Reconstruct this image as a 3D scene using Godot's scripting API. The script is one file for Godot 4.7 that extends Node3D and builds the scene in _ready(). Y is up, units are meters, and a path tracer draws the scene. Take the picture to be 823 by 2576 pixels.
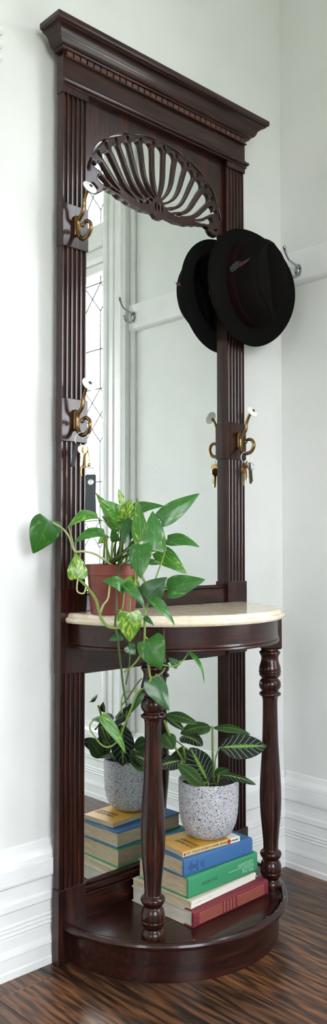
extends Node3D

const CAM := Vector3(-1.3731, 0.8948, 1.5248)
const YAW := -42.913
const PITCH := 2.365
const FOV := 63.163
const FPX := 2095.1
var cam_basis := Basis()
var M := {}
var rng := RandomNumberGenerator.new()
const FLAT := 0xffffffff

# ------------------------------------------------------------------ pixel helpers
func ray(u, v) -> Vector3:
	return cam_basis * Vector3((u - 411.5) / FPX, -(v - 1288.0) / FPX, -1.0)
func at(u, v, d) -> Vector3:
	return CAM + ray(u, v) * d
func mirrored(u, v, z) -> Vector3:          # the point on the plane z that the glass shows at this pixel
	var d := ray(u, v)
	var t = (ZM - CAM.z) / d.z
	var p = CAM + d * t
	d.z = -d.z
	return p + d * ((z - p.z) / d.z)

# ------------------------------------------------------------------ node helpers
func stool() -> SurfaceTool:
	var st := SurfaceTool.new()
	st.begin(Mesh.PRIMITIVE_TRIANGLES)
	st.set_smooth_group(FLAT)
	return st
func obj(called: String, st: SurfaceTool, mat: Material, parent: Node = null) -> MeshInstance3D:
	st.generate_normals()
	st.set_material(mat)
	var o := MeshInstance3D.new()
	o.mesh = st.commit()
	o.name = called
	o.cast_shadow = GeometryInstance3D.SHADOW_CASTING_SETTING_ON
	(self if parent == null else parent).add_child(o, true)
	return o
func thing(called: String, label: String, category: String, where := Vector3.ZERO, group := "") -> Node3D:
	var o := Node3D.new()
	o.name = called
	add_child(o, true)
	o.position = where
	tag(o, label, category, group)
	return o
func tag(o: Node, label: String, category: String, group := "") -> void:
	o.set_meta("label", label)
	o.set_meta("category", category)
	if group != "":
		o.set_meta("group", group)
func structure(o: Node, label := "", category := "") -> Node:
	o.set_meta("kind", "structure")
	if label != "":
		o.set_meta("label", label)
		o.set_meta("category", category)
	return o

# ------------------------------------------------------------------ mesh helpers
func tri(st, a, b, c):                       # counter-clockwise from outside
	st.add_vertex(a); st.add_vertex(c); st.add_vertex(b)
func quad(st, a, b, c, d):
	tri(st, a, b, c); tri(st, a, c, d)
func box(st, lo: Vector3, hi: Vector3, bev := 0.0):
	st.set_smooth_group(FLAT)
	var c := (lo + hi) * 0.5
	var h := (hi - lo) * 0.5
	bev = min(bev, min(h.x, min(h.y, h.z)) * 0.9)
	if bev <= 0.0:
		var p = func(x, y, z): return c + Vector3(h.x * x, h.y * y, h.z * z)
		quad(st, p.call(-1, -1, 1), p.call(1, -1, 1), p.call(1, 1, 1), p.call(-1, 1, 1))
		quad(st, p.call(1, -1, -1), p.call(-1, -1, -1), p.call(-1, 1, -1), p.call(1, 1, -1))
		quad(st, p.call(1, -1, 1), p.call(1, -1, -1), p.call(1, 1, -1), p.call(1, 1, 1))
		quad(st, p.call(-1, -1, -1), p.call(-1, -1, 1), p.call(-1, 1, 1), p.call(-1, 1, -1))
		quad(st, p.call(-1, 1, 1), p.call(1, 1, 1), p.call(1, 1, -1), p.call(-1, 1, -1))
		quad(st, p.call(-1, -1, -1), p.call(1, -1, -1), p.call(1, -1, 1), p.call(-1, -1, 1))
		return
	var q = func(sx, sy, sz, ax):             # vertex of corner s lying on the face of axis ax
		var i := Vector3(h.x - bev, h.y - bev, h.z - bev)
		i[ax] = h[ax]
		return c + Vector3(i.x * sx, i.y * sy, i.z * sz)
	for ax in 3:
		var b1 = (ax + 1) % 3
		var b2 = (ax + 2) % 3
		for s in [-1, 1]:
			var pts := []
			for k in [[-1, -1], [1, -1], [1, 1], [-1, 1]]:
				var sg := [0, 0, 0]
				sg[ax] = s; sg[b1] = k[0]; sg[b2] = k[1]
				pts.append(q.call(sg[0], sg[1], sg[2], ax))
			if s < 0:
				pts.reverse()
			quad(st, pts[0], pts[1], pts[2], pts[3])
		for s1 in [-1, 1]:                    # edges along ax
			for s2 in [-1, 1]:
				var e := []
				for t in [-1, 1]:
					var sg := [0, 0, 0]
					sg[ax] = t; sg[b1] = s1; sg[b2] = s2
					e.append(q.call(sg[0], sg[1], sg[2], b1))
					e.append(q.call(sg[0], sg[1], sg[2], b2))
				if s1 * s2 > 0:
					quad(st, e[0], e[1], e[3], e[2])
				else:
					quad(st, e[1], e[0], e[2], e[3])
	for sx in [-1, 1]:
		for sy in [-1, 1]:
			for sz in [-1, 1]:
				var a = q.call(sx, sy, sz, 0)
				var b = q.call(sx, sy, sz, 1)
				var d = q.call(sx, sy, sz, 2)
				if sx * sy * sz > 0:
					tri(st, a, b, d)
				else:
					tri(st, a, d, b)
func boxed(called, lo, hi, bev, mat, parent = null) -> MeshInstance3D:
	var st := stool()
	box(st, lo, hi, bev)
	return obj(called, st, mat, parent)
func smooth_profile(pts: Array, n := 4) -> Array:
	var out := []
	for i in pts.size() - 1:
		var p0 = pts[max(i - 1, 0)]; var p1 = pts[i]; var p2 = pts[i + 1]; var p3 = pts[min(i + 2, pts.size() - 1)]
		for k in n:
			out.append(p1.cubic_interpolate(p2, p0, p3, float(k) / n))
	out.append(pts[-1])
	return out
func lathe(st, prof: Array, segs: int, c := Vector3.ZERO, a0 := 0.0, a1 := TAU, smooth := true, uvs := 0.0):   # not smooth: edges of the profile stay crisp; prof: Vector2(r, y) upwards
	for i in prof.size() - 1:
		st.set_smooth_group(0 if smooth else i + 1)
		for k in segs:
			var ta = a0 + (a1 - a0) * k / segs
			var tb = a0 + (a1 - a0) * (k + 1) / segs
			var pt = func(p: Vector2, t: float): return c + Vector3(p.x * cos(t), p.y, -p.x * sin(t))
			var vs := [[prof[i], ta], [prof[i], tb], [prof[i + 1], tb], [prof[i + 1], ta]]
			for j in [0, 2, 1, 0, 3, 2]:
				if uvs > 0.0:
					st.set_uv(Vector2(vs[j][1] / TAU * uvs, -vs[j][0].y * 2.0 * uvs / (TAU * 0.07)))
				st.add_vertex(pt.call(vs[j][0], vs[j][1]))
func tube(st, pts: Array, rad, segs := 8, caps := true):
	st.set_smooth_group(0)
	var n := pts.size()
	var rings := []
	var up := Vector3.UP
	for i in n:
		var t: Vector3 = (pts[min(i + 1, n - 1)] - pts[max(i - 1, 0)]).normalized()
		if i == 0:
			up = t.cross(Vector3(0.31, 0.2, 0.93)).normalized()
		else:
			up = (up - t * up.dot(t)).normalized()
		var sd := t.cross(up)
		var r: float = rad[i] if rad is Array else rad
		var ring := []
		for k in segs:
			var a := TAU * k / segs
			ring.append(pts[i] + (up * cos(a) + sd * sin(a)) * r)
		rings.append(ring)
	for i in n - 1:
		for k in segs:
			var k2 = (k + 1) % segs
			quad(st, rings[i][k], rings[i][k2], rings[i + 1][k2], rings[i + 1][k])
	if caps:
		for k in range(1, segs - 1):
			tri(st, rings[0][0], rings[0][k + 1], rings[0][k])
			tri(st, rings[n - 1][0], rings[n - 1][k], rings[n - 1][k + 1])
func curve(pts: Array, n := 6) -> Array:
	var out := []
	for i in pts.size() - 1:
		var p0 = pts[max(i - 1, 0)]; var p1 = pts[i]; var p2 = pts[i + 1]; var p3 = pts[min(i + 2, pts.size() - 1)]
		for k in n:
			out.append(p1.cubic_interpolate(p2, p0, p3, float(k) / n))
	out.append(pts[-1])
	return out
func ball(st, c: Vector3, r: Vector3, nu := 12, nv := 8):
	st.set_smooth_group(0)
	for j in nv:
		for i in nu:
			var q := []
			for e in [[0, 0], [1, 0], [1, 1], [0, 1]]:
				var a = TAU * ((i + e[0]) % nu) / nu
				var b = -PI / 2 + PI * (j + e[1]) / nv
				q.append(c + Vector3(r.x * cos(b) * cos(a), r.y * sin(b), -r.z * cos(b) * sin(a)))
			if j > 0:
				tri(st, q[0], q[1], q[2])
			if j < nv - 1:
				tri(st, q[0], q[2], q[3])
func prism(st, poly: PackedVector2Array, z0: float, z1: float, xf := Transform3D.IDENTITY):
	st.set_smooth_group(FLAT)
	if Geometry2D.is_polygon_clockwise(poly):
		poly.reverse()
	var idx := Geometry2D.triangulate_polygon(poly)
	var pt = func(i: int, z: float): return xf * Vector3(poly[i].x, poly[i].y, z)
	for k in range(0, idx.size(), 3):
		var a := idx[k]; var b := idx[k + 1]; var c := idx[k + 2]
		if (poly[b] - poly[a]).cross(poly[c] - poly[a]) < 0:
			var t := b
			b = c; c = t
		tri(st, pt.call(a, z1), pt.call(b, z1), pt.call(c, z1))
		tri(st, pt.call(a, z0), pt.call(c, z0), pt.call(b, z0))
	for i in poly.size():
		var j := (i + 1) % poly.size()
		quad(st, pt.call(i, z0), pt.call(j, z0), pt.call(j, z1), pt.call(i, z1))
func run_profile(st, prof: Array, x0: float, x1: float, along_z := false, wall := 0.0, ends := true):
	# prof: Vector2(out from wall, y), closed by the wall; runs along x on the back wall or along z on the right wall
	st.set_smooth_group(FLAT)
	var pt = func(p: Vector2, t: float): return Vector3(wall - p.x, p.y, t) if along_z else Vector3(t, p.y, wall + p.x)
	for i in prof.size() - 1:
		if along_z:
			quad(st, pt.call(prof[i], x0), pt.call(prof[i], x1), pt.call(prof[i + 1], x1), pt.call(prof[i + 1], x0))
		else:
			quad(st, pt.call(prof[i], x0), pt.call(prof[i], x1), pt.call(prof[i + 1], x1), pt.call(prof[i + 1], x0))
	if ends:
		for t in [x0, x1]:
			for i in prof.size() - 1:
				var a = pt.call(Vector2(0, prof[i].y), t); var b = pt.call(prof[i], t); var c = pt.call(prof[i + 1], t); var d = pt.call(Vector2(0, prof[i + 1].y), t)
				if t == x1:
					quad(st, b, a, d, c)
				else:
					quad(st, a, b, c, d)

# ------------------------------------------------------------------ materials
func ramp(stops: Array) -> Gradient:
	var g := Gradient.new()
	var off := PackedFloat32Array()
	var col := PackedColorArray()
	for s in stops:
		off.append(s[0]); col.append(s[1])
	g.offsets = off
	g.colors = col
	return g
func noise_tex(freq: float, octaves: int, seed_: int, stops: Array, w := 512, h := 512, bump := false) -> Texture2D:
	var n := FastNoiseLite.new()
	n.seed = seed_
	n.frequency = freq
	n.noise_type = FastNoiseLite.TYPE_SIMPLEX_SMOOTH
	n.fractal_type = FastNoiseLite.FRACTAL_FBM
	n.fractal_octaves = octaves
	var t := NoiseTexture2D.new()
	t.width = w; t.height = h
	t.seamless = true
	t.noise = n
	if bump:
		t.as_normal_map = true
		t.bump_strength = 2.0
	else:
		t.color_ramp = ramp(stops)
	return t
func mat(c: Color, rough := 0.6, metal := 0.0) -> StandardMaterial3D:
	var m := StandardMaterial3D.new()
	m.albedo_color = c
	m.roughness = rough
	m.metallic = metal
	return m
func tri_mat(tex: Texture2D, scale: Vector3, rough: float, offset := Vector3.ZERO, world := true) -> StandardMaterial3D:
	var m := StandardMaterial3D.new()
	m.albedo_texture = tex
	m.uv1_triplanar = true
	m.uv1_world_triplanar = world
	m.uv1_scale = scale
	m.uv1_offset = offset
	m.roughness = rough
	return m
func rgb(r, g, b) -> Color:
	return Color8(r, g, b)
func make_materials():
	# dark mahogany, grain upright or lying
	var wt := noise_tex(0.012, 5, 7, [[0.0, rgb(18, 8, 6)], [0.4, rgb(35, 14, 10)], [0.6, rgb(49, 21, 14)], [1.0, rgb(72, 32, 21)]])
	M.wood_v = tri_mat(wt, Vector3(11, 0.9, 11), 0.3)
	M.wood_h = tri_mat(wt, Vector3(0.9, 11, 11), 0.3, Vector3(0.3, 0.1, 0.7))
	M.wood_turned = tri_mat(wt, Vector3(9, 1.3, 9), 0.26, Vector3(0.6, 0.35, 0.2))
	for k in ["wood_v", "wood_h", "wood_turned"]:
		M[k].clearcoat_enabled = true
		M[k].metallic_specular = 0.35
		M[k].clearcoat = 0.36
		M[k].clearcoat_roughness = 0.12
	var dt := noise_tex(0.03, 4, 17, [[0.0, rgb(58, 34, 25)], [0.5, rgb(84, 50, 36)], [1.0, rgb(104, 66, 47)]], 256, 256)
	M.dentil = tri_mat(dt, Vector3(20, 20, 20), 0.5)
	M.mirror = mat(Color(0.93, 0.95, 0.94), 0.0, 1.0)
	var mt := noise_tex(0.008, 5, 3, [[0.0, rgb(206, 184, 152)], [0.42, rgb(226, 212, 188)], [0.5, rgb(212, 190, 158)], [0.56, rgb(230, 218, 198)], [1.0, rgb(236, 226, 208)]])
	M.marble = tri_mat(mt, Vector3(4, 6, 4), 0.14)
	# painted plaster and trim
	var pt := noise_tex(0.004, 4, 11, [[0.0, rgb(225, 227, 223)], [0.5, rgb(230, 232, 229)], [1.0, rgb(234, 235, 233)]])
	var pn := noise_tex(0.05, 3, 12, [], 512, 512, true)
	M.plaster = tri_mat(pt, Vector3(1.1, 1.1, 1.1), 0.55)
	M.plaster.normal_enabled = true
	M.plaster.normal_texture = pn
	M.plaster.normal_scale = 0.12
	var tw := noise_tex(0.006, 4, 13, [[0.0, rgb(234, 236, 235)], [0.5, rgb(240, 241, 240)], [1.0, rgb(244, 245, 244)]])
	M.trim = tri_mat(tw, Vector3(2.3, 2.3, 2.3), 0.3)
	M.ceiling = mat(rgb(236, 236, 232), 0.8)
	# floor boards: three tones of the same dark streaked wood
	var ft := noise_tex(0.011, 6, 21, [[0.0, rgb(30, 19, 14)], [0.32, rgb(56, 37, 26)], [0.46, rgb(84, 57, 39)], [0.60, rgb(112, 77, 51)], [1.0, rgb(156, 108, 68)]], 1024, 1024)
	var fn := noise_tex(0.03, 4, 22, [], 512, 512, true)
	for i in 5:
		var m := tri_mat(ft, Vector3(5.5, 5.5, 0.55), 0.33, Vector3(0.37 * i, 0.0, 0.23 * i))
		m.albedo_color = [Color(1, 1, 1), Color(0.86, 0.84, 0.82), Color(0.95, 0.9, 0.86), Color(0.8, 0.78, 0.78), Color(1, 0.96, 0.92)][i]
		m.normal_enabled = true
		m.normal_texture = fn
		m.normal_scale = 0.12
		M["floor%d" % i] = m
	M.brass = mat(rgb(128, 102, 66), 0.24, 1.0)
	M.key_brass = mat(rgb(188, 158, 106), 0.3, 1.0)
	M.steel = mat(rgb(196, 198, 200), 0.22, 1.0)
	M.chrome = mat(rgb(170, 176, 180), 0.16, 1.0)
	M.porcelain = mat(rgb(240, 240, 236), 0.12)
	M.rubber = mat(rgb(34, 37, 42), 0.5)
	M.leather = mat(rgb(30, 38, 42), 0.42)
	M.screw = mat(rgb(44, 46, 50), 0.4)
	M.lead = mat(rgb(86, 88, 96), 0.5, 0.6)
	var g := StandardMaterial3D.new()
	g.albedo_color = Color(0.95, 0.97, 1.0, 0.06)
	g.transparency = BaseMaterial3D.TRANSPARENCY_ALPHA
	g.roughness = 0.02
	M.glass = g
	# hat
	var ht := noise_tex(0.08, 4, 31, [[0.0, rgb(11, 10, 9)], [0.5, rgb(19, 18, 16)], [1.0, rgb(28, 26, 23)]], 256, 256)
	M.felt = tri_mat(ht, Vector3(9, 9, 9), 0.95)
	M.felt.metallic_specular = 0.15
	M.lining = mat(rgb(10, 10, 11), 0.8)
	M.ribbon = mat(rgb(28, 11, 12), 0.8)
	M.ribbon.metallic_specular = 0.2
	M.feather = mat(rgb(14, 12, 14), 0.8)
	M.feather_red = mat(rgb(60, 22, 24), 0.7)
	M.white_dot = mat(rgb(226, 226, 222), 0.7)
	# pots and plants
	var tt := noise_tex(0.03, 3, 41, [[0.0, rgb(112, 48, 36)], [1.0, rgb(130, 60, 46)]], 256, 256)
	M.terracotta = tri_mat(tt, Vector3(6, 6, 6), 0.42)
	var soil := noise_tex(0.09, 4, 43, [[0.0, rgb(18, 13, 10)], [0.6, rgb(42, 30, 22)], [1.0, rgb(74, 56, 42)]], 256, 256)
	M.soil = tri_mat(soil, Vector3(14, 14, 14), 0.95)
	M.terrazzo = mat(Color(1, 1, 1), 0.5)
	M.terrazzo.albedo_texture = terrazzo_image()
	M.stem = mat(rgb(112, 138, 62), 0.5)
	M.stem_dark = mat(rgb(60, 86, 40), 0.5)
	M.stem_pale = mat(rgb(172, 178, 122), 0.5)
	for i in 4:
		var m := mat(Color(1, 1, 1), 0.34)
		m.albedo_texture = pothos_image(i)
		m.cull_mode = BaseMaterial3D.CULL_DISABLED
		m.backlight_enabled = true
		m.backlight = Color(0.1, 0.16, 0.03)
		M["pothos%d" % i] = m
	for i in 2:
		var m := mat(Color(1, 1, 1), 0.55)
		m.metallic_specular = 0.3
		m.albedo_texture = prayer_image(i)
		m.cull_mode = BaseMaterial3D.CULL_DISABLED
		m.backlight_enabled = true
		m.backlight = Color(0.03, 0.06, 0.02)
		M["prayer%d" % i] = m
	# books
	var pg := noise_tex(0.02, 4, 51, [[0.0, rgb(168, 148, 118)], [0.5, rgb(196, 178, 148)], [1.0, rgb(212, 196, 168)]], 256, 256)
	M.pages = tri_mat(pg, Vector3(3, 60, 3), 0.9)
	var pw := noise_tex(0.02, 4, 52, [[0.0, rgb(196, 190, 176)], [1.0, rgb(220, 214, 200)]], 256, 256)
	M.pages_pale = tri_mat(pw, Vector3(3, 60, 3), 0.9)
	M.cloth_blue = cloth(rgb(54, 104, 156), 61)
	M.cloth_green = cloth(rgb(52, 142, 98), 62)
	M.cloth_red = cloth(rgb(118, 34, 48), 63)
	M.cloth_cream = cloth(rgb(206, 196, 172), 64)
	M.torn_paper = cloth(rgb(236, 231, 221), 65)
	M.card_yellow = cloth(rgb(214, 160, 58), 66)
	M.card_yellow.roughness = 0.35
	M.card_buff = mat(rgb(206, 178, 128), 0.5)
	M.card_white = mat(rgb(226, 222, 208), 0.5)
	M.ink = mat(rgb(30, 26, 24), 0.6)
	M.ink_blue = mat(rgb(22, 38, 74), 0.6)
	M.ink_green = mat(rgb(28, 84, 54), 0.6)
	M.silver = mat(rgb(166, 204, 180), 0.5)
	M.gilt = mat(rgb(184, 128, 84), 0.45)
	M.red_dot = mat(rgb(176, 38, 30), 0.5)
	M.white_plastic = mat(rgb(236, 234, 230), 0.4)
func cloth(c: Color, s: int) -> StandardMaterial3D:
	var t := noise_tex(0.15, 4, s, [[0.0, c.darkened(0.16)], [0.5, c], [1.0, c.lightened(0.08)]], 256, 256)
	return tri_mat(t, Vector3(10, 10, 10), 0.68)
func terrazzo_image() -> ImageTexture:
	var im := Image.create(1024, 512, false, Image.FORMAT_RGB8)
	im.fill(rgb(186, 187, 191))
	rng.seed = 5
	for k in 21000:
		var x := rng.randi_range(0, 1023)
		var y := rng.randi_range(0, 511)
		var kind := rng.randf()
		var c := rgb(36, 38, 46) if kind < 0.46 else (rgb(96, 98, 106) if kind < 0.62 else rgb(228, 228, 230))
		var r := rng.randf_range(0.8, 2.4) if kind > 0.03 else rng.randf_range(2.4, 4.4)
		var ex := rng.randf_range(0.5, 1.7)
		var a := rng.randf() * PI
		var n := int(ceil(r * 1.7))
		for dy in range(-n, n + 1):
			for dx in range(-n, n + 1):
				var px := dx * cos(a) + dy * sin(a)
				var py := -dx * sin(a) + dy * cos(a)
				if absf(px) / ex + absf(py) * ex < r:
					im.set_pixel(posmod(x + dx, 1024), posmod(y + dy, 512), c)
	im.generate_mipmaps()
	return ImageTexture.create_from_image(im)
func pothos_image(kind: int) -> ImageTexture:
	var w := 192
	var im := Image.create(w, w, false, Image.FORMAT_RGB8)
	var n := FastNoiseLite.new()
	n.seed = 70 + kind
	n.frequency = 0.028
	n.fractal_octaves = 4
	var base: Color = [rgb(44, 104, 30), rgb(62, 122, 34), rgb(82, 134, 36), rgb(30, 80, 28)][kind]
	var fleck: Color = [rgb(120, 160, 76), rgb(178, 196, 104), rgb(186, 204, 92), rgb(84, 132, 70)][kind]
	var cut: float = [0.34, 0.2, 0.05, 0.42][kind]
	for y in w:
		for x in w:
			var u := (x + 0.5) / w * 2.0 - 1.0
			var v := (y + 0.5) / w
			var s := absf(u)
			var along := v - 0.45 * s
			var q := n.get_noise_2d(u * 70.0 + 90.0 + signf(u) * 200.0, along * 130.0)
			var f := clampf((q - cut) * 6.0, 0.0, 1.0)
			var c := base.lerp(fleck, f)
			c = c.lerp(base.darkened(0.22), 0.5 * clampf(0.5 + n.get_noise_2d(x * 0.5 + 300.0, y * 0.5), 0.0, 1.0))
			var vein := fposmod(along * 7.0, 1.0)
			if vein < 0.06:
				c = c.lerp(base.darkened(0.3), 0.25)
			if s < 0.022:
				c = c.lerp(fleck, 0.5)
			im.set_pixel(x, y, c)
	im.generate_mipmaps()
	return ImageTexture.create_from_image(im)
func prayer_image(kind: int) -> ImageTexture:
	var w := 256
	var im := Image.create(w, w, false, Image.FORMAT_RGB8)
	var base: Color = rgb(13, 22, 14) if kind == 0 else rgb(38, 62, 28)
	var edge: Color = rgb(20, 36, 20) if kind == 0 else rgb(58, 88, 38)
	var lime: Color = rgb(106, 150, 56) if kind == 0 else rgb(64, 94, 42)
	var vein: Color = rgb(184, 198, 170) if kind == 0 else rgb(80, 110, 56)
	for y in w:
		for x in w:
			var u := (x + 0.5) / w * 2.0 - 1.0
			var v := (y + 0.5) / w
			var s := absf(u)
			var along := v - 0.30 * pow(s, 0.8) + 0.05 * s * s
			var c := base.lerp(edge, smoothstep(0.5, 1.0, s))
			var ph := fposmod(along * 8.0, 1.0)
			var vw := 0.040 * (1.0 - 0.35 * s)
			if absf(ph - 0.5) < vw and s < 0.94:
				c = vein
			var tooth := 0.06 + 0.15 * pow(absf(ph - 0.5) * 2.0, 2.0) * clampf(sin(v * PI) * 1.2, 0.0, 1.0)
			if s < tooth and v < 0.95:
				c = c.lerp(lime, 0.85)
			if s < 0.02:
				c = lime.lightened(0.1)
			im.set_pixel(x, y, c)
	im.generate_mipmaps()
	return ImageTexture.create_from_image(im)

# ------------------------------------------------------------------ the setting
const ZM := 0.0245           # face of the mirror glass
const XR := 0.512            # right wall
const XL := -3.1             # left wall
const ZF := 3.3              # front wall, behind the camera
const YC := 2.75
const BASEBOARD := [Vector2(0.0225, 0.0), Vector2(0.0225, 0.0145), Vector2(0.0195, 0.017), Vector2(0.0195, 0.042), Vector2(0.0215, 0.044), Vector2(0.0205, 0.050), Vector2(0.0175, 0.060), Vector2(0.0165, 0.080),
	Vector2(0.0135, 0.0815), Vector2(0.0165, 0.0835), Vector2(0.0175, 0.0860), Vector2(0.0165, 0.0885), Vector2(0.0135, 0.0905), Vector2(0.0165, 0.0925), Vector2(0.0175, 0.0950), Vector2(0.0165, 0.0975), Vector2(0.0135, 0.0990), Vector2(0.0165, 0.1010), Vector2(0.0175, 0.1035), Vector2(0.0165, 0.1060), Vector2(0.0130, 0.1080),
	Vector2(0.0145, 0.110), Vector2(0.0145, 0.132), Vector2(0.0185, 0.136), Vector2(0.0175, 0.149), Vector2(0.0125, 0.153), Vector2(0.0125, 0.181), Vector2(0.0150, 0.184), Vector2(0.0200, 0.187), Vector2(0.0210, 0.191), Vector2(0.0210, 0.220), Vector2(0.0150, 0.2215), Vector2(0.0170, 0.224), Vector2(0.0160, 0.232), Vector2(0.0110, 0.240), Vector2(0.0060, 0.245), Vector2(0.0045, 0.258), Vector2(0.0, 0.261)]
func wall_with_opening(st, lo: Vector3, hi: Vector3, olo: Vector3, ohi: Vector3, ax: int):   # ax: the axis along the wall
	var a := lo; var b := hi
	b[ax] = olo[ax]
	box(st, a, b)
	a = lo; b = hi
	a[ax] = ohi[ax]
	box(st, a, b)
	a = lo; b = hi
	a[ax] = olo[ax]; b[ax] = ohi[ax]; b.y = olo.y
	box(st, a, b)
	a = lo; b = hi
	a[ax] = olo[ax]; b[ax] = ohi[ax]; a.y = ohi.y
	box(st, a, b)
func build_setting():
	# floor: long boards running away from the hall tree, end joints staggered
	var fl := Node3D.new()
	fl.name = "floor"
	add_child(fl)
	structure(fl, "dark streaked wooden plank floor", "floor")
	boxed("subfloor", Vector3(XL - 0.1, -0.06, -0.1), Vector3(XR + 0.1, -0.013, ZF + 0.1), 0.0, M.soil, fl)
	rng.seed = 99
	var w := 0.128
	var x := -0.336 - w * 22
	var col := 0
	while x < XR - 0.001:
		var xe: float = min(x + w, XR)
		if xe > XL:
			var z := -0.45 - rng.randf() * 0.25
			if absf(x + w + 0.336) < 0.01:
				z = 0.068 - 1.2
			while z < ZF:
				var ze: float = z + 1.2
				var st := stool()
				box(st, Vector3(max(x, XL) + 0.0004, -0.0125, max(z, 0.0) + 0.0006), Vector3(xe - 0.0004, 0.0, min(ze, ZF) - 0.0006), 0.0009)
				if ze > 0.03:
					obj("plank", st, M["floor%d" % rng.randi_range(0, 4)], fl)
				z = ze
		x += w
		col += 1
	structure(boxed("ceiling", Vector3(XL - 0.1, YC, -0.1), Vector3(XR + 0.1, YC + 0.08, ZF + 0.1), 0.0, M.ceiling), "plain white ceiling", "ceiling")
	structure(boxed("wall_back", Vector3(XL - 0.1, -0.06, -0.1), Vector3(XR, YC, 0.0), 0.0, M.plaster), "pale grey-green plaster wall behind the hall tree", "wall")
	# chips and scuffs in the plaster
	var wb := get_node("wall_back")
	rng.seed = 4
	for c in [[-0.309, 1.757, 0.013], [-0.304, 1.772, 0.007], [-0.313, 0.285, 0.004]]:
		var poly := PackedVector2Array()
		for k in 9:
			var a := TAU * k / 9
			poly.append(Vector2(cos(a) * 0.6, sin(a)) * c[2] * rng.randf_range(0.45, 1.0))
		var st := stool()
		prism(st, poly, 0.0, 0.0012, Transform3D(Basis(), Vector3(c[0], c[1], 0)))
		obj("plaster_chip", st, M.white_plastic, wb)
	var st := stool()
	wall_with_opening(st, Vector3(XR, -0.06, -0.1), Vector3(XR + 0.12, YC, ZF + 0.1), Vector3(XR, 0.66, 0.85), Vector3(XR, 2.40, 1.50), 2)
	structure(obj("wall_right", st, M.plaster), "pale grey-green plaster side wall with a leaded window", "wall")
	st = stool()
	wall_with_opening(st, Vector3(XL - 0.12, -0.06, -0.1), Vector3(XL, YC, ZF + 0.1), Vector3(XL, 1.0, 1.5), Vector3(XL, 2.1, 2.1), 2)
	structure(obj("wall_left", st, M.plaster), "pale plaster wall across the hall", "wall")
	st = stool()
	wall_with_opening(st, Vector3(XL, -0.06, ZF), Vector3(XR, YC, ZF + 0.12), Vector3(-1.9, 0.8, ZF), Vector3(-0.5, 2.3, ZF), 0)
	structure(obj("wall_front", st, M.plaster), "pale plaster wall facing the hall tree", "wall")
	# baseboards
	st = stool()
	run_profile(st, BASEBOARD, XL, XR - 0.001, false, 0.0)
	structure(obj("baseboard_back", st, M.trim), "tall white moulded baseboard along the wall behind the hall tree", "baseboard")
	st = stool()
	run_profile(st, BASEBOARD, 0.012, ZF, true, XR)
	structure(obj("baseboard_right", st, M.trim), "tall white moulded baseboard under the coat rail", "baseboard")
	# coat rail on the right wall and the stile beside the window casing
	st = stool()
	run_profile(st, [Vector2(0.004, 1.640), Vector2(0.012, 1.644), Vector2(0.016, 1.650), Vector2(0.016, 1.733), Vector2(0.012, 1.736), Vector2(0.0, 1.737)], 0.003, 0.714, true, XR)
	quad(st, Vector3(XR, 1.640, 0.003), Vector3(XR, 1.640, 0.714), Vector3(XR - 0.004, 1.640, 0.714), Vector3(XR - 0.004, 1.640, 0.003))
	structure(obj("trim_1", st, M.trim), "white painted board rail carrying the metal coat hooks", "rail")
	# window casing: fluted board each side, head and sill
	var cas := Node3D.new()
	cas.name = "trim_2"
	add_child(cas)
	structure(cas, "white fluted window casing", "casing")
	for side in [0, 1]:
		st = stool()
		st.set_smooth_group(FLAT)
		var zz := 0.715 if side == 0 else 1.50
		var pr := [[0.0, 0.0], [0.0, 0.030], [0.012, 0.034], [0.018, 0.028], [0.021, 0.020], [0.030, 0.019], [0.034, 0.024], [0.040, 0.024], [0.050, 0.019], [0.072, 0.019], [0.078, 0.023], [0.085, 0.019], [0.105, 0.019], [0.110, 0.024], [0.120, 0.026], [0.135, 0.022], [0.135, 0.0]]
		for i in pr.size() - 1:
			var a0 = zz + (pr[i][0] if side == 0 else 0.135 - pr[i][0])
			var a1 = zz + (pr[i + 1][0] if side == 0 else 0.135 - pr[i + 1][0])
			var q := [Vector3(XR - pr[i][1], 0.262, a0), Vector3(XR - pr[i + 1][1], 0.262, a1), Vector3(XR - pr[i + 1][1], 2.5, a1), Vector3(XR - pr[i][1], 2.5, a0)]
			if side == 1:
				q.reverse()
			quad(st, q[0], q[1], q[2], q[3])
		obj("casing_board", st, M.trim, cas)
	boxed("head_board", Vector3(XR - 0.032, 2.40, 0.69), Vector3(XR, 2.54, 1.66), 0.004, M.trim, cas)
	boxed("stool_board", Vector3(XR - 0.05, 0.63, 0.70), Vector3(XR, 0.66, 1.65), 0.004, M.trim, cas)
	structure(boxed("trim_3", Vector3(XR - 0.010, 0.262, 0.690), Vector3(XR, 2.5, 0.714), 0.002, M.trim), "narrow white stile beside the window casing", "stile")
	build_leaded_window()
	plain_window("window_2", Vector3(-1.9, 0.8, ZF + 0.03), Vector3(-0.5, 2.3, ZF + 0.08), 0)
	plain_window("window_3", Vector3(XL - 0.08, 1.0, 1.5), Vector3(XL - 0.03, 2.1, 2.1), 2)
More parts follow.
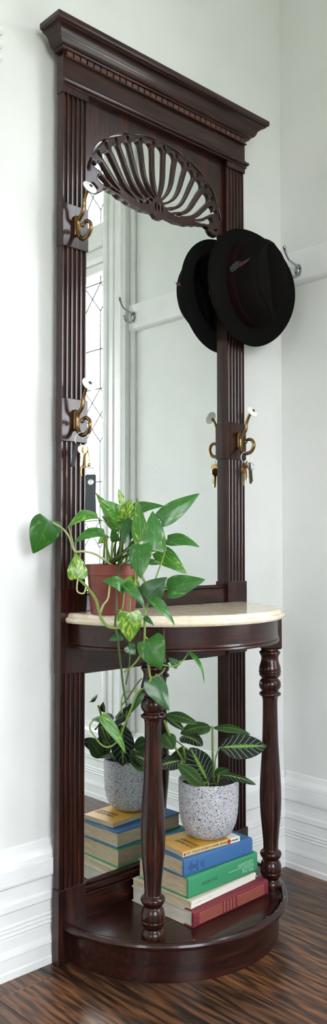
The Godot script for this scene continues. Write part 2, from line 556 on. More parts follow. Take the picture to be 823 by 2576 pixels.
func plain_window(called, lo: Vector3, hi: Vector3, ax: int):
	var n := Node3D.new()
	n.name = called
	add_child(n)
	structure(n, "white framed window in the wall facing the hall tree" if ax == 0 else "white framed window in the wall across the hall", "window")
	var mid := (lo + hi) * 0.5
	for k in 5:
		var a := lo; var b := hi
		match k:
			0: b.y = lo.y + 0.05
			1: a.y = hi.y - 0.05
			2: b[ax] = lo[ax] + 0.05
			3: a[ax] = hi[ax] - 0.05
			4: a[ax] = mid[ax] - 0.03; b[ax] = mid[ax] + 0.03
		boxed("frame_bar", a, b, 0.003, M.trim, n)
	var ot := 2 - ax
	for s in 2:
		var a := lo; var b := hi
		a.y += 0.05; b.y -= 0.05
		a[ot] = mid[ot] - 0.002; b[ot] = mid[ot] + 0.002
		a[ax] = lo[ax] + 0.05 if s == 0 else mid[ax] + 0.03
		b[ax] = mid[ax] - 0.03 if s == 0 else hi[ax] - 0.05
		boxed("pane", a, b, 0.0, M.glass, n)
func build_leaded_window():
	var n := Node3D.new()
	n.name = "window_1"
	add_child(n)
	structure(n, "tall leaded window with diamond panes and a transom light", "window")
	var x0 := XR + 0.03
	var x1 := XR + 0.075
	var z0 := 0.85; var z1 := 1.50
	boxed("jamb", Vector3(x0, 0.66, z0), Vector3(x1, 2.40, z0 + 0.012), 0.002, M.trim, n)
	boxed("jamb", Vector3(x0, 0.66, z1 - 0.012), Vector3(x1, 2.40, z1), 0.002, M.trim, n)
	boxed("transom", Vector3(XR - 0.01, 1.945, z0), Vector3(x1, 2.085, z1), 0.008, M.trim, n)
	boxed("transom_bead", Vector3(XR - 0.022, 1.985, z0), Vector3(XR - 0.01, 2.01, z1), 0.005, M.trim, n)
	boxed("sash_head", Vector3(x0 - 0.012, 1.912, z0 + 0.012), Vector3(x1, 1.945, z1 - 0.012), 0.004, M.trim, n)
	boxed("sill_bar", Vector3(x0, 0.66, z0), Vector3(x1, 0.71, z1), 0.003, M.trim, n)
	boxed("head", Vector3(x0, 2.37, z0), Vector3(x1, 2.40, z1), 0.003, M.trim, n)
	var gx := XR + 0.05
	var came := stool()
	var lines := []
	var cells := []
	var zc := 0.953
	var hw := 0.049
	# bands of the lower light, from the head down: [y top, y bottom, kind]; d = row of diamonds, r = upright rectangles
	var bands := [[1.912, 1.887, "r"], [1.887, 1.779, "d"], [1.779, 1.635, "r"], [1.635, 1.486, "r"], [1.486, 1.386, "d"], [1.386, 1.286, "d"], [1.286, 1.136, "r"], [1.136, 0.99, "r"], [0.99, 0.89, "d"], [0.89, 0.71, "r"],
		[2.37, 2.29, "r"], [2.29, 2.165, "d"], [2.165, 2.085, "r"]]
	for b in bands:
		var yt: float = b[0]; var yb: float = b[1]
		var ym := (yt + yb) * 0.5
		var rect := PackedVector2Array([Vector2(z0 + 0.012, yb), Vector2(z1 - 0.012, yb), Vector2(z1 - 0.012, yt), Vector2(z0 + 0.012, yt)])
		if b[2] == "r":
			var zs := [z0 + 0.012]
			var z := zc
			while z < z1 - 0.02:
				zs.append(z)
				lines.append([Vector2(z, yb), Vector2(z, yt)])
				z += hw * 2
			zs.append(z1 - 0.012)
			for i in zs.size() - 1:
				cells.append(PackedVector2Array([Vector2(zs[i], yb), Vector2(zs[i + 1], yb), Vector2(zs[i + 1], yt), Vector2(zs[i], yt)]))
			if yb != 0.71 and yb != 2.085:
				lines.append([Vector2(z0 + 0.012, yb), Vector2(z1 - 0.012, yb)])
		else:
			for k in range(-2, 10):
				var c := zc + hw * 2 * k
				for dia in [[Vector2(c - hw, ym), Vector2(c, yb), Vector2(c + hw, ym), Vector2(c, yt)], [Vector2(c, yt), Vector2(c + hw, ym), Vector2(c + hw * 2, yt)], [Vector2(c, yb), Vector2(c + hw * 2, yb), Vector2(c + hw, ym)]]:
					for piece in Geometry2D.intersect_polygons(PackedVector2Array(dia), rect):
						cells.append(piece)
				for e in [[Vector2(c - hw, ym), Vector2(c, yt)], [Vector2(c, yt), Vector2(c + hw, ym)], [Vector2(c - hw, ym), Vector2(c, yb)], [Vector2(c, yb), Vector2(c + hw, ym)]]:
					for piece in Geometry2D.intersect_polyline_with_polygon(PackedVector2Array(e), rect):
						lines.append([piece[0], piece[1]])
	for l in lines:
		tube(came, [Vector3(gx, l[0].y, l[0].x), Vector3(gx, l[1].y, l[1].x)], 0.0023, 6)
	obj("lead_came", came, M.lead, n)
	for c in cells:
		var st := stool()
		prism(st, c, -0.001, 0.001, Transform3D(Basis(Vector3(0, 0, 1), Vector3(0, 1, 0), Vector3(-1, 0, 0)), Vector3(gx, 0, 0)))
		obj("pane", st, M.glass, n)
	boxed("exterior_sill", Vector3(x1, 0.64, z0), Vector3(XR + 0.16, 0.665, z1), 0.0, M.trim, n)

# ------------------------------------------------------------------ hall tree
const W := 0.3036
const WI := 0.2335           # inner edge of the posts
const ZB := 0.0475           # face of the blocks
const ZP := 0.0435           # face of the pilasters
const ZS := 0.0232           # back of the frame
const PX := 0.19             # front columns
const PZ := 0.22
const SHELF := 0.084
func fluted(st, x0: float, x1: float, y0: float, y1: float):
	st.set_smooth_group(FLAT)
	var n := 5
	var edge := 0.0045
	var fil := 0.0042
	var gw := (x1 - x0 - edge * 2 - fil * (n - 1)) / n
	var pr := [Vector2(x0, ZS), Vector2(x0, ZP - 0.001), Vector2(x0 + 0.001, ZP)]
	for k in n:
		var a := x0 + edge + (gw + fil) * k
		pr.append(Vector2(a, ZP))
		for j in range(1, 8):
			var t := PI * j / 8.0
			pr.append(Vector2(a + gw * (0.5 - 0.5 * cos(t)), ZP - 0.0048 * sin(t)))
		pr.append(Vector2(a + gw, ZP))
	pr.append(Vector2(x1 - 0.001, ZP)); pr.append(Vector2(x1, ZP - 0.001)); pr.append(Vector2(x1, ZS))
	for i in pr.size() - 1:
		quad(st, Vector3(pr[i].x, y0, pr[i].y), Vector3(pr[i + 1].x, y0, pr[i + 1].y), Vector3(pr[i + 1].x, y1, pr[i + 1].y), Vector3(pr[i].x, y1, pr[i].y))
func cornice_run(st, prof: Array, zb: float):
	st.set_smooth_group(FLAT)
	for i in prof.size() - 1:
		var a: Vector2 = prof[i]; var b: Vector2 = prof[i + 1]
		var ring = func(p: Vector2): return [Vector3(-W - p.x, p.y, zb), Vector3(-W - p.x, p.y, ZB + p.x), Vector3(W + p.x, p.y, ZB + p.x), Vector3(W + p.x, p.y, zb)]
		var ra = ring.call(a); var rb = ring.call(b)
		for k in 3:
			quad(st, ra[k], ra[k + 1], rb[k + 1], rb[k])
func half_ring(st, prof: Array, zc: float, segs := 64):
	lathe(st, prof, segs, Vector3(0, 0, zc), PI, TAU, false)
func half_disc(st, r: float, y: float, zc: float, up := true, segs := 64):
	st.set_smooth_group(FLAT)
	for k in segs:
		var a := PI * k / segs; var b := PI * (k + 1) / segs
		var c := Vector3(0, y, zc); var p := Vector3(r * cos(a), y, zc + r * sin(a)); var q := Vector3(r * cos(b), y, zc + r * sin(b))
		if up:
			tri(st, c, q, p)
		else:
			tri(st, c, p, q)
func build_hall_tree():
	var t := thing("hall_tree", "tall dark mahogany hall tree with mirror, marble shelf and turned columns", "hall tree")
	# posts
	for s in [-1, 1]:
		for seg in [[0.1579, 0.6168], [0.803, 1.1254], [1.2218, 1.5596], [1.657, 1.9066]]:
			var st := stool()
			var a := -W + 0.002 if s < 0 else WI
			fluted(st, a, a + W - WI - 0.002, seg[0] - 0.001, seg[1] + 0.001)
			obj("fluted_pilaster", st, M.wood_v, t)
		for b in [[0.0, 0.1579, 0.0016], [0.6168, 0.803, 0.0006], [1.1254, 1.2218, 0.0], [1.5596, 1.657, 0.0], [1.9066, 1.924, 0.0004]]:
			var lo: float = -W - b[2] if s < 0 else WI - 0.002
			boxed("plinth_block" if b[0] == 0.0 else "post_block", Vector3(lo, b[0], ZS), Vector3(lo + W - WI + 0.002 + b[2], b[1], ZB), 0.0012, M.wood_v, t)
	# entablature
	boxed("frieze", Vector3(-W, 1.924, ZS), Vector3(W, 1.999, ZB - 0.001), 0.0006, M.wood_h, t)
	var st := stool()
	st.set_smooth_group(FLAT)
	var bead := [Vector2(0.0, 1.921), Vector2(0.0045, 1.9215), Vector2(0.0045, 1.925), Vector2(0.0025, 1.9265)]
	for k in 9:
		var a := -PI / 2 + PI * k / 8.0
		bead.append(Vector2(0.0035 + 0.006 * cos(a), 1.9325 + 0.0055 * sin(a)))
	bead.append(Vector2(0.0025, 1.9390)); bead.append(Vector2(0.0025, 1.9415)); bead.append(Vector2(0.0, 1.9425))
	for i in bead.size() - 1:
		var a: Vector2 = bead[i]; var b: Vector2 = bead[i + 1]
		quad(st, Vector3(-W + 0.002 - a.x * 0.3, a.y, ZB - 0.002 + a.x), Vector3(W + a.x * 0.9, a.y, ZB - 0.002 + a.x), Vector3(W + b.x * 0.9, b.y, ZB - 0.002 + b.x), Vector3(-W + 0.002 - b.x * 0.3, b.y, ZB - 0.002 + b.x))
		quad(st, Vector3(W + a.x * 0.9, a.y, ZB - 0.002 + a.x), Vector3(W + a.x * 0.9, a.y, ZS), Vector3(W + b.x * 0.9, b.y, ZS), Vector3(W + b.x * 0.9, b.y, ZB - 0.002 + b.x))
		quad(st, Vector3(-W + 0.002 - a.x * 0.3, a.y, ZB - 0.008), Vector3(-W + 0.002 - a.x * 0.3, a.y, ZB - 0.002 + a.x), Vector3(-W + 0.002 - b.x * 0.3, b.y, ZB - 0.002 + b.x), Vector3(-W + 0.002 - b.x * 0.3, b.y, ZB - 0.008))
	obj("architrave_bead", st, M.wood_h, t)
	boxed("dentil_ledge", Vector3(-W + 0.002, 1.9835, ZB - 0.002), Vector3(W - 0.0005, 1.9865, ZB + 0.0075), 0.0008, M.wood_h, t)
	boxed("dentil_ground", Vector3(-W + 0.004, 1.9865, ZB - 0.002), Vector3(W - 0.001, 1.9995, ZB + 0.0012), 0.0, M.wood_h, t)
	var pitch := 0.01926
	for k in 31:
		var x := -0.2975 + pitch * k
		boxed("dentil", Vector3(x, 1.9868, ZB), Vector3(x + pitch - 0.0032, 1.9978, ZB + 0.0062), 0.0008, M.dentil, t)
	var core := [Vector2(0.0085, 2.0015), Vector2(0.0095, 2.0035), Vector2(0.0135, 2.0045), Vector2(0.0185, 2.0085), Vector2(0.0218, 2.0140), Vector2(0.0238, 2.0200), Vector2(0.0268, 2.0255), Vector2(0.0315, 2.0295), Vector2(0.0380, 2.0318)]
	var prof := [Vector2(-0.012, 1.9982), Vector2(0.0078, 1.9982), Vector2(0.0098, 1.9995)]
	prof.append_array(smooth_profile(core, 3))
	prof.append_array([Vector2(0.0402, 2.0320), Vector2(0.0402, 2.0352), Vector2(0.0440, 2.0358), Vector2(0.0462, 2.0376), Vector2(0.0472, 2.0395), Vector2(0.0472, 2.0490), Vector2(0.0462, 2.0505), Vector2(-0.045, 2.0505)])
	st = stool()
	cornice_run(st, prof, ZS)
	obj("cornice", st, M.wood_h, t)
	# back rails and mirrors
	build_fretwork(t)
	boxed("middle_rail", Vector3(-WI, 0.612, ZS), Vector3(WI, 0.786, 0.0385), 0.001, M.wood_h, t)
	boxed("rail_cap", Vector3(-WI, 0.786, ZS), Vector3(WI, 0.795, 0.0345), 0.002, M.wood_h, t)
	boxed("bottom_rail", Vector3(-WI, 0.0, ZS), Vector3(WI, 0.128, 0.0385), 0.001, M.wood_h, t)
	boxed("rail_cap", Vector3(-WI, 0.128, ZS), Vector3(WI, 0.142, 0.0345), 0.003, M.wood_h, t)
	boxed("rail_cap", Vector3(-WI, 0.142, ZS), Vector3(WI, 0.152, 0.0300), 0.003, M.wood_h, t)
	boxed("mirror_glass", Vector3(-WI, 0.79, ZM - 0.001), Vector3(WI, 1.925, ZM), 0.0, M.mirror, t)
	boxed("mirror_glass", Vector3(-WI, 0.148, ZM - 0.001), Vector3(WI, 0.615, ZM), 0.0, M.mirror, t)
	# marble shelf: rounded upper edge over an ogee
	st = stool()
	var mp := [Vector2(0.0, 0.7270), Vector2(0.284, 0.7270), Vector2(0.2875, 0.7285), Vector2(0.2905, 0.7330), Vector2(0.2905, 0.7365), Vector2(0.2885, 0.7395), Vector2(0.2850, 0.7410), Vector2(0.2840, 0.7440), Vector2(0.2825, 0.7475), Vector2(0.2795, 0.7495), Vector2(0.277, 0.7500), Vector2(0.0, 0.7500)]
	half_ring(st, mp, ZB, 96)
	var back := PackedVector2Array()
	for p in mp:
		back.append(p)
	for i in range(1, mp.size() - 1):
		for s in [1, -1]:
			var a: Vector2 = mp[i]; var b: Vector2 = mp[i + 1]
			var q := [Vector3(0, a.y, ZB), Vector3(a.x * s, a.y, ZB), Vector3(b.x * s, b.y, ZB), Vector3(0, b.y, ZB)]
			if s == 1:
				q.reverse()
			quad(st, q[0], q[1], q[2], q[3])
	obj("marble_top", st, M.marble, t).set_meta("label", "cream marble half-round top")
	# apron under the marble
	st = stool()
	half_ring(st, [Vector2(0.255, 0.673), Vector2(0.2765, 0.673), Vector2(0.2775, 0.676), Vector2(0.2765, 0.679), Vector2(0.2745, 0.6805), Vector2(0.2760, 0.682), Vector2(0.2750, 0.684), Vector2(0.2740, 0.686), Vector2(0.2740, 0.727), Vector2(0.255, 0.727), Vector2(0.255, 0.673)], ZB, 96)
	obj("apron", st, M.wood_h, t)
	st = stool()
	half_disc(st, 0.256, 0.700, ZB, false)
	half_disc(st, 0.256, 0.712, ZB, true)
	obj("shelf_core", st, M.wood_h, t)
	# turned columns with square blocks above
	var cp := [Vector2(0.0, SHELF), Vector2(0.0225, SHELF), Vector2(0.0238, 0.0865), Vector2(0.0244, 0.0915), Vector2(0.0236, 0.097), Vector2(0.0205, 0.102), Vector2(0.0192, 0.1045), Vector2(0.0192, 0.1065), Vector2(0.0215, 0.1095), Vector2(0.0243, 0.116), Vector2(0.0248, 0.1205), Vector2(0.0238, 0.1222), Vector2(0.0248, 0.1240), Vector2(0.0252, 0.131), Vector2(0.0240, 0.139), Vector2(0.0212, 0.1455), Vector2(0.0188, 0.149), Vector2(0.0188, 0.151), Vector2(0.0212, 0.1535), Vector2(0.0247, 0.159), Vector2(0.0257, 0.1635), Vector2(0.0240, 0.168), Vector2(0.0200, 0.171), Vector2(0.0180, 0.173), Vector2(0.0176, 0.178),
		Vector2(0.0184, 0.195), Vector2(0.0207, 0.220), Vector2(0.0232, 0.245), Vector2(0.0251, 0.270), Vector2(0.0259, 0.295), Vector2(0.0254, 0.325), Vector2(0.0238, 0.355), Vector2(0.0218, 0.385), Vector2(0.0199, 0.415), Vector2(0.0187, 0.450), Vector2(0.0179, 0.490), Vector2(0.0176, 0.520), Vector2(0.0182, 0.5295), Vector2(0.0200, 0.5345), Vector2(0.0245, 0.5375), Vector2(0.0262, 0.5400), Vector2(0.0255, 0.5435), Vector2(0.0215, 0.5465), Vector2(0.0194, 0.5485), Vector2(0.0215, 0.5510), Vector2(0.0250, 0.5560), Vector2(0.0262, 0.5630), Vector2(0.0250, 0.5705), Vector2(0.0215, 0.5755), Vector2(0.0194, 0.5780), Vector2(0.0196, 0.5795), Vector2(0.0230, 0.5825), Vector2(0.0256, 0.5870), Vector2(0.0262, 0.5895), Vector2(0.0250, 0.5905), Vector2(0.0250, 0.5915), Vector2(0.0266, 0.5930), Vector2(0.0268, 0.5955), Vector2(0.0253, 0.5968), Vector2(0.0262, 0.5985), Vector2(0.0258, 0.6040), Vector2(0.0235, 0.6120), Vector2(0.0212, 0.6200), Vector2(0.0206, 0.6260), Vector2(0.0214, 0.6315), Vector2(0.0245, 0.6370), Vector2(0.0254, 0.6395), Vector2(0.0245, 0.6425), Vector2(0.0215, 0.6445), Vector2(0.0205, 0.6460), Vector2(0.0205, 0.652)]
	for s in [-1, 1]:
		st = stool()
		lathe(st, smooth_profile(cp, 2), 40, Vector3(PX * s, 0, PZ))
		obj("turned_column", st, M.wood_turned, t)
		st = stool()
		box(st, Vector3(-0.0265, 0.650, -0.026), Vector3(0.0265, 0.7268, 0.026), 0.003)
		var bl := obj("column_block", st, M.wood_h, t)
		bl.position = Vector3(PX * s, 0, PZ)
		bl.rotation.y = atan2(PX * s, PZ - ZB)
	# base shelf with its moulded rim
	st = stool()
	half_ring(st, [Vector2(0.266, 0.0), Vector2(0.272, 0.0), Vector2(0.272, 0.064), Vector2(0.2755, 0.0665), Vector2(0.2765, 0.069)], ZB, 96)
	obj("base_drum", st, M.wood_h, t)
	st = stool()
	half_ring(st, [Vector2(0.270, 0.0685), Vector2(0.2815, 0.0685), Vector2(0.2830, 0.0700), Vector2(0.2865, 0.0705), Vector2(0.2905, 0.0725), Vector2(0.2930, 0.0760), Vector2(0.2935, 0.0800), Vector2(0.2915, 0.0840), Vector2(0.2880, 0.0868), Vector2(0.2840, 0.0878), Vector2(0.2805, 0.0872), Vector2(0.2790, 0.0855), Vector2(0.2785, SHELF), Vector2(0.2750, SHELF)], ZB, 96)
	for s in [1, -1]:                           # closed ends of the rim against the plinth
		box(st, Vector3(0.27 if s > 0 else -0.292, 0.070, ZB - 0.0005), Vector3(0.292 if s > 0 else -0.27, 0.0862, ZB + 0.0008))
	obj("base_rim", st, M.wood_h, t)
	st = stool()
	half_disc(st, 0.280, SHELF, ZB, true, 96)
	quad(st, Vector3(-0.28, SHELF, 0.0385), Vector3(-0.28, SHELF, ZB), Vector3(0.28, SHELF, ZB), Vector3(0.28, SHELF, 0.0385))
	half_disc(st, 0.280, 0.072, ZB, false, 96)
	obj("base_shelf", st, M.wood_h, t)
	# worn pale chips along the rim
	rng.seed = 12
	for c in [[63.0, 0.283], [66.0, 0.281], [72.0, 0.2845], [58.0, 0.2855], [55.0, 0.287], [38.0, 0.2885], [79.0, 0.279], [120.0, 0.2795]]:
		var a := deg_to_rad(c[0])
		var poly := PackedVector2Array()
		for k in 7:
			poly.append(Vector2(cos(TAU * k / 7) * 0.0042, sin(TAU * k / 7) * 0.0011) * rng.randf_range(0.4, 1.0))
		st = stool()
		prism(st, poly, -0.0006, 0.0006, Transform3D(Basis(Vector3(-sin(a), 0, cos(a)), Vector3(cos(a), 0, sin(a)), Vector3(0, 1, 0)), Vector3(c[1] * cos(a), 0.0873 if c[1] > 0.281 else 0.0866, ZB + c[1] * sin(a))))
		obj("worn_chip", st, M.cloth_cream, t)
	# four double hooks with porcelain knobs
	for s in [-1, 1]:
		for y in [1.1733, 1.6083]:
			coat_hook(t, Vector3(0.269 * s, y, ZB), s > 0 and y > 1.5)
func coat_hook(t: Node3D, c: Vector3, under_hat := false):
	var st := stool()
	var plate := []
	for k in 17:                                # bar-shaped back plate
		var f := k / 16.0
		plate.append(Vector3(0, -0.021 + 0.042 * f, 0.0035))
	tube(st, [Vector3(0, -0.0235, 0.0025), Vector3(0, -0.022, 0.003), Vector3(0, -0.018, 0.0035), Vector3(0, 0.018, 0.0035), Vector3(0, 0.022, 0.003), Vector3(0, 0.0235, 0.0025)], [0.002, 0.0052, 0.0065, 0.0065, 0.0052, 0.002], 14)
	var h := obj("coat_hook", st, M.brass, t)
	h.position = c
	h.set_meta("label", "antique brass double coat hook with white porcelain knob")
	st = stool()
	# one bent rod: knob stem down along the plate and round into the lower curl
	var up := [[0.0470, 0.0695], [0.0415, 0.0640], [0.0345, 0.0520], [0.0310, 0.0420], [0.0300, 0.0330], [0.0270, 0.0240], [0.0190, 0.0170], [0.0120, 0.0110]]
	var down := [[0.0120, 0.0120], [0.0098, 0.0050], [0.0098, -0.0060], [0.0110, -0.0170], [0.0170, -0.0280], [0.0270, -0.0345], [0.0380, -0.0345], [0.0490, -0.0300], [0.0560, -0.0190], [0.0555, -0.0085], [0.0490, -0.0010], [0.0390, 0.0015], [0.0310, -0.0015], [0.0280, -0.0040]]
	var a := []
	for p in up:
		a.append(Vector3(0, p[1], p[0]))
	a = curve(a, 4)
	var ra := []
	for i in a.size():
		ra.append(lerpf(0.0036, 0.0050, float(i) / a.size()))
	tube(st, a, ra, 12)
	var b := []
	for p in down:
		b.append(Vector3(0, p[1], p[0]))
	b = curve(b, 4)
	var rb := []
	for i in b.size():
		rb.append(lerpf(0.0054, 0.0040, float(i) / b.size()))
	tube(st, b, rb, 12)
	ball(st, b[-1], Vector3(0.0056, 0.0056, 0.0056))
	obj("hook_rod", st, M.brass, h)
	if under_hat:                               # nothing of this knob shows in the photograph, the hat hangs over it
		h.set_meta("label", "antique brass double coat hook under the hat")
		return
	st = stool()
	var kp := [Vector2(0.0, -0.0045), Vector2(0.006, -0.0040), Vector2(0.0085, -0.0015), Vector2(0.0150, 0.0005), Vector2(0.0174, 0.0022), Vector2(0.0172, 0.0040), Vector2(0.0140, 0.0056), Vector2(0.0080, 0.0068), Vector2(0.0, 0.0072)]
	lathe(st, smooth_profile(kp, 2), 28)
	var kn := obj("porcelain_knob", st, M.porcelain, h)
	var ax := Vector3(0, 0.50, 0.866).normalized()
	kn.position = Vector3(0, 0.0720, 0.0500)
	kn.basis = Basis(Vector3(1, 0, 0), ax, Vector3(1, 0, 0).cross(ax))
	st = stool()
	lathe(st, [Vector2(0.0, 0.0066), Vector2(0.0040, 0.0070), Vector2(0.0042, 0.0080), Vector2(0.0030, 0.0088), Vector2(0.0, 0.0090)], 14)
	var sc := obj("screw_head", st, M.screw, h)
	sc.position = kn.position
	sc.basis = kn.basis
func fret_point(phi: float, rho: float) -> Vector2:
	var x := 0.224 * sin(phi) * rho
	var cz := cos(phi)
	return Vector2(x, 1.735 + 0.166 * rho * signf(cz) * pow(absf(cz), 0.86))
func lower_edge(x: float) -> float:
	var s := absf(x)
	var pts := [Vector2(0.0, 1.7035), Vector2(0.010, 1.7045), Vector2(0.016, 1.7095), Vector2(0.022, 1.7130), Vector2(0.035, 1.7115), Vector2(0.055, 1.7095), Vector2(0.090, 1.7125), Vector2(0.120, 1.7195), Vector2(0.145, 1.7265), Vector2(0.165, 1.7300), Vector2(0.176, 1.7280), Vector2(0.180, 1.7195), Vector2(0.190, 1.7130), Vector2(0.205, 1.7120), Vector2(0.218, 1.7180), Vector2(0.2215, 1.7300), Vector2(0.2225, 1.70), Vector2(0.24, 1.70)]
	for i in pts.size() - 1:
		if s <= pts[i + 1].x:
			return lerpf(pts[i].y, pts[i + 1].y, smoothstep(0.0, 1.0, (s - pts[i].x) / (pts[i + 1].x - pts[i].x)))
	return 1.70
func build_fretwork(t: Node3D):
	# one pierced board: the field d is the distance to the nearest opening
	var cell := 0.0012
	var x0 := -0.2340
	var nx := int(0.468 / cell)
	var y0 := 1.698
	var ny := int((1.9265 - y0) / cell)
	var d := PackedFloat32Array()
	d.resize((nx + 1) * (ny + 1))
	for i in nx + 1:
		var le := lower_edge(x0 + cell * i)
		for j in ny + 1:
			d[j * (nx + 1) + i] = (y0 + cell * j) - le
	var cut = func(c: Vector2, r: float):
		var n := int(ceil((r + 0.006) / cell))
		var ci := int(round((c.x - x0) / cell)); var cj := int(round((c.y - y0) / cell))
		for j in range(max(cj - n, 0), min(cj + n, ny) + 1):
			for i in range(max(ci - n, 0), min(ci + n, nx) + 1):
				var q := Vector2(x0 + cell * i, y0 + cell * j).distance_to(c) - r
				if q < d[j * (nx + 1) + i]:
					d[j * (nx + 1) + i] = q
	var boss := Vector2(0, 1.735)
	var step := deg_to_rad(12.0)
	var paths := []                             # midlines of the fifteen slots, curved like an S
	for k in range(-7, 8):
		var phi := step * k
		var ap := absf(phi)
		var sg := signf(phi)
		var e := fret_point(phi, 0.835)
		if absi(k) > 4:                         # the lowest loops spread out over the arm
			e = [Vector2(0.166, 1.8060), Vector2(0.186, 1.7790), Vector2(0.1860, 1.7505)][absi(k) - 5]
			e.x *= sg
		var p0: Vector2 = [Vector2(0, 1.7640), Vector2(0.010, 1.7600), Vector2(0.015, 1.7525), Vector2(0.022, 1.7440), Vector2(0.036, 1.7360), Vector2(0.056, 1.7305), Vector2(0.080, 1.7285), Vector2(0.100, 1.7270)][absi(k)]
		p0.x *= sg
		var wide := deg_to_rad([0.0, 34.0, 58.0, 73.0, 81.0, 83.0, 83.0, 76.0][absi(k)])
		var dir_in := Vector2(sin(wide) * sg, cos(wide))
		var dir_out := Vector2(sin(ap * 0.72) * sg, cos(ap * 0.72))
		var len := p0.distance_to(e)
		var pts := PackedVector2Array()
		for s in 121:
			pts.append(p0.bezier_interpolate(p0 + dir_in * len * 0.46, e - dir_out * len * 0.42, e, s / 120.0))
		paths.append(pts)
	for k in 15:
		var rooms := []
		var start := 0
		for s in 121:
			var p: Vector2 = paths[k][s]
			var f := s / 120.0
			var room := 0.0165
			for o in [k - 1, k + 1]:
				if o < 0 or o > 14:
					continue
				for q in range(max(s - 50, 0), min(s + 51, 121), 2):
					room = minf(room, p.distance_to(paths[o][q]) * 0.5 - lerpf(0.0017, 0.0038, f))
			if k == 0 or k == 14:
				room = minf(room, 0.0098)
			room = minf(room, (p.y - lower_edge(p.x)) - lerpf(0.0060, 0.0062, f))
			rooms.append(room)
			if room <= 0.0009:
				start = s + 1
		for s in range(start, 121):
			cut.call(paths[k][s], rooms[s])
	for k in range(-4, 4):                      # thin crescents under the arch
		for s in 70:
			var f := s / 69.0
			var phi := step * (2.0 * k + 0.12 + f * 1.76)
			if absf(phi) < 1.45:
				cut.call(fret_point(phi, 0.992), 0.0004 + 0.0026 * sin(f * PI))
	for k in range(-7, 7):                      # small darts between the loops
		var phi := step * (k + 0.5)
		for s in 8:
			var f := s / 7.0
			cut.call(fret_point(phi + 0.05 * (f - 0.5) * signf(phi), 0.945 - 0.085 * f), 0.0046 * (1.0 - f) + 0.0004)
	for p in [[-0.0085, 0.006, 0.0012], [0.0085, 0.006, 0.0012]]:   # boss: a pierced bud
		for s in 14:
			var f := s / 13.0
			cut.call(Vector2(p[0] * (1.0 + 0.35 * sin(f * PI)), 1.7435 - 0.022 * f), 0.0006 + 0.0022 * sin(f * PI))
	for s in 12:
		cut.call(Vector2(0, 1.7425 - 0.0016 * s), 0.0010 + 0.0026 * sin(s / 11.0 * PI))
	for sgn in [-1.0, 1.0]:                     # eye of the end scroll
		for s in 8:
			cut.call(Vector2(sgn * (0.196 + 0.0017 * s), 1.7245 + 0.0009 * s), 0.0022)
	# marching squares, front face rounded towards every opening
	var zf := 0.0325
	var zb := ZM + 0.0008
	var st := stool()
	st.set_smooth_group(0)
	var front := func(x: float, y: float, dd: float) -> Vector3:
		var q := clampf(1.0 - dd / 0.0022, 0.0, 1.0)
		return Vector3(x, y, zf - 0.0012 * q * q)
	var sides := []
	for j in ny:
		for i in nx:
			var v := [d[j * (nx + 1) + i], d[j * (nx + 1) + i + 1], d[(j + 1) * (nx + 1) + i + 1], d[(j + 1) * (nx + 1) + i]]
			if v[0] <= 0 and v[1] <= 0 and v[2] <= 0 and v[3] <= 0:
				continue
			var c := [Vector2(x0 + cell * i, y0 + cell * j), Vector2(x0 + cell * (i + 1), y0 + cell * j), Vector2(x0 + cell * (i + 1), y0 + cell * (j + 1)), Vector2(x0 + cell * i, y0 + cell * (j + 1))]
			var poly := []
			var cutp := []
			for k in 4:
				var k2 := (k + 1) % 4
				if v[k] > 0:
					poly.append([c[k], v[k]])
				if (v[k] > 0) != (v[k2] > 0):
					var p: Vector2 = c[k].lerp(c[k2], v[k] / (v[k] - v[k2]))
					poly.append([p, 0.0])
					cutp.append([p, v[k] > 0])
			for k in range(1, poly.size() - 1):
				tri(st, front.call(poly[0][0].x, poly[0][0].y, poly[0][1]), front.call(poly[k][0].x, poly[k][0].y, poly[k][1]), front.call(poly[k + 1][0].x, poly[k + 1][0].y, poly[k + 1][1]))
			if cutp.size() == 2:
				sides.append([cutp[0][0], cutp[1][0]] if cutp[0][1] else [cutp[1][0], cutp[0][0]])
	st.set_smooth_group(1)
	for s in sides:
		quad(st, Vector3(s[0].x, s[0].y, zf - 0.0012), Vector3(s[0].x, s[0].y, zb), Vector3(s[1].x, s[1].y, zb), Vector3(s[1].x, s[1].y, zf - 0.0012))
	obj("fretwork_panel", st, M.wood_v, t).set_meta("label", "pierced fan-shaped carved panel")

